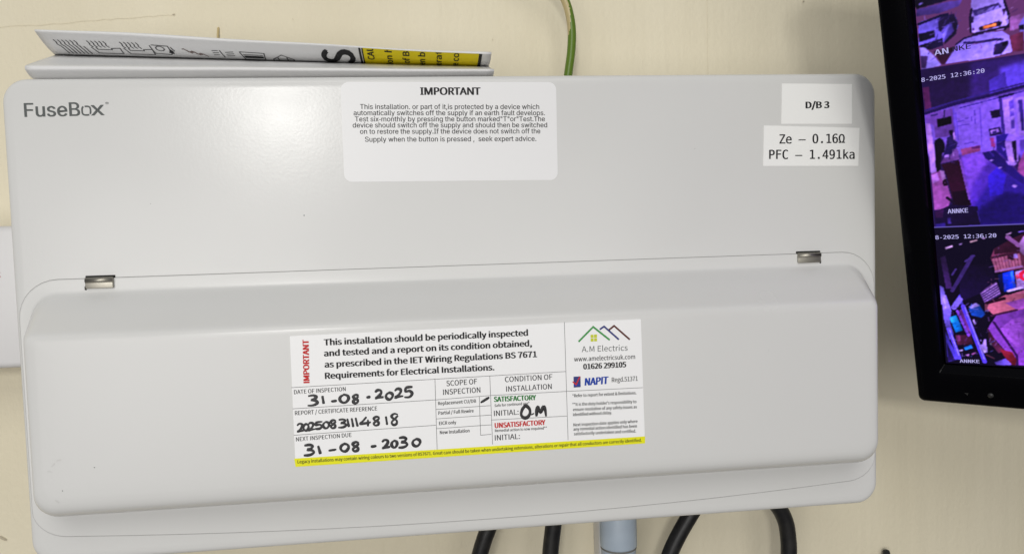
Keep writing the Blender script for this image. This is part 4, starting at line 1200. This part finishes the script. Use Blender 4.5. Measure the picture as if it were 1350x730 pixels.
# bezel: outer front edge, flat face, inner step down to the glass
def mring(x0, x1, z0, z1, r, y):
    return [(x, y, z) for x, z in round_rect(x0, x1, z0, z1, r, 8, 6)]
bl, bb_, bt = 0.0162, 0.0268, 0.0180
ml = [mring(-bl + 0.004, SW + bl - 0.004, -bb_ + 0.004, SH + bt - 0.004, 0.004, 0.030),
      mring(-bl, SW + bl, -bb_, SH + bt, 0.0035, 0.022),
      mring(-bl, SW + bl, -bb_, SH + bt, 0.0035, -0.0022),
      mring(-bl + 0.0004, SW + bl - 0.0004, -bb_ + 0.0004, SH + bt - 0.0004, 0.0033, -0.0034),
      mring(-bl + 0.0016, SW + bl - 0.0016, -bb_ + 0.0016, SH + bt - 0.0016, 0.0028, -0.0040),
      mring(-0.0042, SW + 0.0042, -0.0052, SH + 0.0042, 0.001, -0.0040),
      mring(-0.0034, SW + 0.0034, -0.0044, SH + 0.0034, 0.001, -0.0034),
      mring(-0.0012, SW + 0.0012, -0.0014, SH + 0.0012, 0.0006, 0.0006)]
V, F = loft(ml, cap_start=True, cap_end=False)
fix_normals(obj('bezel', V, F, M['bezel'], mon, True))
bevelled_box('back_shell', 0.06, SW - 0.06, 0.028, 0.060, 0.03, SH - 0.03, 0.008, M['bezel_matt'], mon)
bevelled_box('mount_arm', SW * 0.42, SW * 0.58, 0.058, 0.20, SH * 0.40, SH * 0.60, 0.006, M['bezel_matt'], mon)
M['lamp_dot'] = material('button_print', (0.022, 0.022, 0.022, 1), 0.5)
V, F = loft([[(0.0223 + 0.0016 * math.cos(a), -0.0040, -0.0183 + 0.0016 * math.sin(a)) for a in [2 * math.pi * k / 16 for k in range(16)]],
             [(0.0223 + 0.0013 * math.cos(a), -0.0046, -0.0183 + 0.0013 * math.sin(a)) for a in [2 * math.pi * k / 16 for k in range(16)]]])
fix_normals(obj('button', V, F, M['lamp_dot'], mon, True))
obj('button_mark', [(0.0090, -0.00415, -0.0178), (0.0112, -0.00415, -0.0178), (0.0106, -0.00415, -0.0194)], [(0, 1, 2)], M['lamp_dot'], mon)

# the picture on the screen: shapes in mm on the glass, filled into a fine grid of screen cells
gx = np.concatenate([np.arange(0, 48, 0.3), np.arange(48, 158.8, 2.0), [158.76]])
gz = np.concatenate([np.arange(0, 222, 0.3), np.arange(222, 267.8, 2.0), [267.9]])
X, Z = np.meshgrid(gx, gz)
img = np.zeros(X.shape + (3,))
TILE = {3: (0, 89.3), 2: (89.3, 178.6), 1: (178.6, 268)}
for t, colr in ((1, (90, 56, 98)), (2, (36, 24, 72)), (3, (10, 5, 25))):
    m = (Z >= TILE[t][0]) & (Z <= TILE[t][1])
    img[m] = np.array(colr, float)
def inside(px, pz, poly):
    r = np.zeros(px.shape, bool)
    for i in range(len(poly)):
        x1, z1 = poly[i - 1]
        x2, z2 = poly[i]
        if z1 == z2:
            continue
        c = ((z1 > pz) != (z2 > pz)) & (px < (x2 - x1) * (pz - z1) / (z2 - z1) + x1)
        r ^= c
    return r
def near(px, pz, a, b, w):
    ax, az = a
    dx, dz = b[0] - ax, b[1] - az
    t = np.clip(((px - ax) * dx + (pz - az) * dz) / (dx * dx + dz * dz + 1e-9), 0, 1)
    return np.hypot(px - ax - t * dx, pz - az - t * dz) < w / 2
def blur(a, k=1):
    for _ in range(k):
        p = np.pad(a, ((1, 1), (1, 1), (0, 0)), 'edge')
        a = (p[:-2, 1:-1] + p[2:, 1:-1] + p[1:-1, :-2] + p[1:-1, 2:] + 2 * p[1:-1, 1:-1]) / 6
    return a
def paint(sh, noise):
    t, wd, colr, c = sh
    P = list(zip(c[0::2], c[1::2]))
    tm = (Z >= TILE[t][0]) & (Z <= TILE[t][1])
    if wd:
        m = np.zeros(X.shape, bool)
        for a, b in zip(P[:-1], P[1:]):
            m |= near(X, Z, a, b, wd)
    else:
        m = inside(X, Z, P)
    m &= tm
    P = np.array(P)
    area = 0.5 * abs(np.dot(P[:, 0], np.roll(P[:, 1], 1)) - np.dot(P[:, 1], np.roll(P[:, 0], 1)))
    al = m.astype(float)[..., None]
    if not wd and area > 260 and t == 2:                  # wide washes of light in the room view fade softly
        al = blur(al, 26) * tm[..., None]
    if wd:
        grad = 1.0
    else:                                                 # every patch shades off to one side
        ang = grng.uniform(0, 2 * math.pi)
        pr = (X - P[:, 0].mean()) * math.cos(ang) + (Z - P[:, 1].mean()) * math.sin(ang)
        grad = 1 + np.clip(pr / (2.2 * math.sqrt(area) + 0.1), -0.3, 0.3)[..., None] * (0.5 if t == 2 else 1.0)
        if area < 160:
            al = blur(al, 1)
    img[:] = img * (1 - al) + al * np.array(colr, float) * noise[..., None] * grad
rng = np.random.RandomState(3)
grng = np.random.RandomState(11)
lowf = blur(rng.normal(0, 1, X.shape + (1,)), 12)[..., 0]
lowf /= lowf.std()
midf = blur(rng.normal(0, 1, X.shape + (1,)), 2)[..., 0]
midf /= midf.std()
noise = np.clip(1 + 0.05 * lowf + 0.02 * midf, 0.5, 1.5)
for t in (1, 2, 3):                                       # big soft areas first, blurred, then crisp shapes on top
    for sh in SCREEN_SHAPES:
        if sh[0] == t:
            paint(sh, noise)
# odds and ends too small to name: short light and dark dashes where the views are cluttered
for t, x0, x1, z0, z1, n, cols in ((3, 4, 24, 3, 40, 70, ((150, 130, 235), (20, 10, 40), (90, 60, 140), (60, 110, 220))),
                                   (3, 22, 45, 40, 78, 46, ((150, 100, 130), (40, 18, 40), (120, 90, 160))),
                                   (3, 20, 44, 4, 34, 34, ((150, 100, 190), (80, 40, 110))),
                                   (2, 9, 13, 124, 138, 10, ((20, 14, 50), (150, 130, 230), (70, 60, 140))),
                                   (2, 28, 42, 120, 136, 12, ((30, 22, 80), (185, 165, 250), (90, 75, 190))),
                                   (2, 35, 46, 140, 158, 6, ((90, 75, 200), (190, 175, 255))),
                                   (1, 3, 20, 182, 206, 36, ((30, 22, 70), (140, 125, 230), (70, 55, 130))),
                                   (1, 20, 45, 182, 214, 34, ((110, 70, 120), (190, 175, 255), (50, 30, 80)))):
    for _ in range(n):
        a = (grng.uniform(x0, x1), grng.uniform(z0, z1))
        th = grng.choice([0.25, 0.25, 1.75, 1.2]) + grng.normal(0, 0.25)
        ln = grng.uniform(0.5, 2.6)
        c = cols[grng.randint(len(cols))]
        m = near(X, Z, a, (a[0] + ln * math.cos(th), a[1] + ln * math.sin(th)), grng.uniform(0.35, 0.8))
        m &= (Z >= TILE[t][0]) & (Z <= TILE[t][1])
        img[m] = 0.6 * img[m] + 0.4 * np.array(c, float)
img = blur(img, 2)
soft = blur(img, 9)
img = np.clip(img + 0.4 * (img - soft), 0, 255)            # the over-sharpened look of a camera picture
lum = img.mean(-1, keepdims=True)
img = np.clip(lum + 1.16 * (img - lum), 0, 255)
img[..., 1] *= 0.90                                        # the violet cast of the camera pictures
room_view = (Z > 89.6) & (Z < 178.6)
img[room_view] *= np.array([1.0, 0.86, 1.0]) * 0.93
img[(Z > 88.9) & (Z < 89.5)] = (92, 80, 165)
lin = np.where(img / 255 <= 0.04045, img / 255 / 12.92, ((img / 255 + 0.055) / 1.055) ** 2.4)
def screen_material():
    m = bpy.data.materials.new('lit_screen')
    m.use_nodes = True
    nt = m.node_tree
    b = nt.nodes['Principled BSDF']
    b.inputs['Base Color'].default_value = (0.004, 0.004, 0.006, 1)
    b.inputs['Roughness'].default_value = 0.35
    b.inputs['Specular IOR Level'].default_value = 0.15
    at = nt.nodes.new('ShaderNodeAttribute')
    at.attribute_name = 'picture'
    nt.links.new(at.outputs['Color'], b.inputs['Emission Color'])
    b.inputs['Emission Strength'].default_value = 1.15
    return m
M['screen'] = screen_material()
nz, nx = X.shape
def screen_panel(x_off, mirror, gain):
    V = np.stack([(X / 1000 if not mirror else TW - X / 1000) + x_off, np.zeros_like(X), Z / 1000], -1).reshape(-1, 3)
    idx = np.arange(nz * nx).reshape(nz, nx)
    q = np.stack([idx[:-1, :-1], idx[:-1, 1:], idx[1:, 1:], idx[1:, :-1]], -1).reshape(-1, 4)
    if mirror:
        q = q[:, ::-1]
    me = bpy.data.meshes.new('screen')
    me.from_pydata(V.tolist(), [], q.tolist())
    ca = me.color_attributes.new('picture', 'FLOAT_COLOR', 'POINT')
    ca.data.foreach_set('color', np.concatenate([lin.reshape(-1, 3) * gain, np.ones((nz * nx, 1))], 1).astype(np.float32).ravel())
    me.materials.append(M['screen'])
    o = bpy.data.objects.new('screen', me)
    COL.objects.link(o)
    o.parent = mon
    return o
s0 = screen_panel(0.0, False, 1.0)
s0['label'] = 'lit screen split into purple camera views'
def dark_screen(x0, x1):
    m = material('screen_dim', (0.004, 0.004, 0.006, 1), 0.35, spec=0.15, emit=((0.055, 0.035, 0.16, 1), 1.0))
    return obj('screen', [(x0, 0, 0), (x1, 0, 0), (x1, 0, SH), (x0, 0, SH)], [(0, 1, 2, 3)], m, mon)
dark_screen(TW, SW)
M['osd'] = material('screen_text_white', (0, 0, 0, 1), 0.5, spec=0.0, emit=((0.46, 0.42, 0.80, 1), 1.0))
M['osd_dark'] = material('screen_text_dark', (0, 0, 0, 1), 0.5, spec=0.0, emit=((0.03, 0.02, 0.06, 1), 1.0))
for r in SCREEN_TEXT:
    V, F = text_flat((r[0], r[1], r[2], r[3], r[4], r[5], 'M', 2))
    obj('screen_lettering', [(v[0] / 1000, -0.00012 - v[2], v[1] / 1000) for v in V], F, M['osd' if r[6] == 'w' else 'osd_dark'], s0)
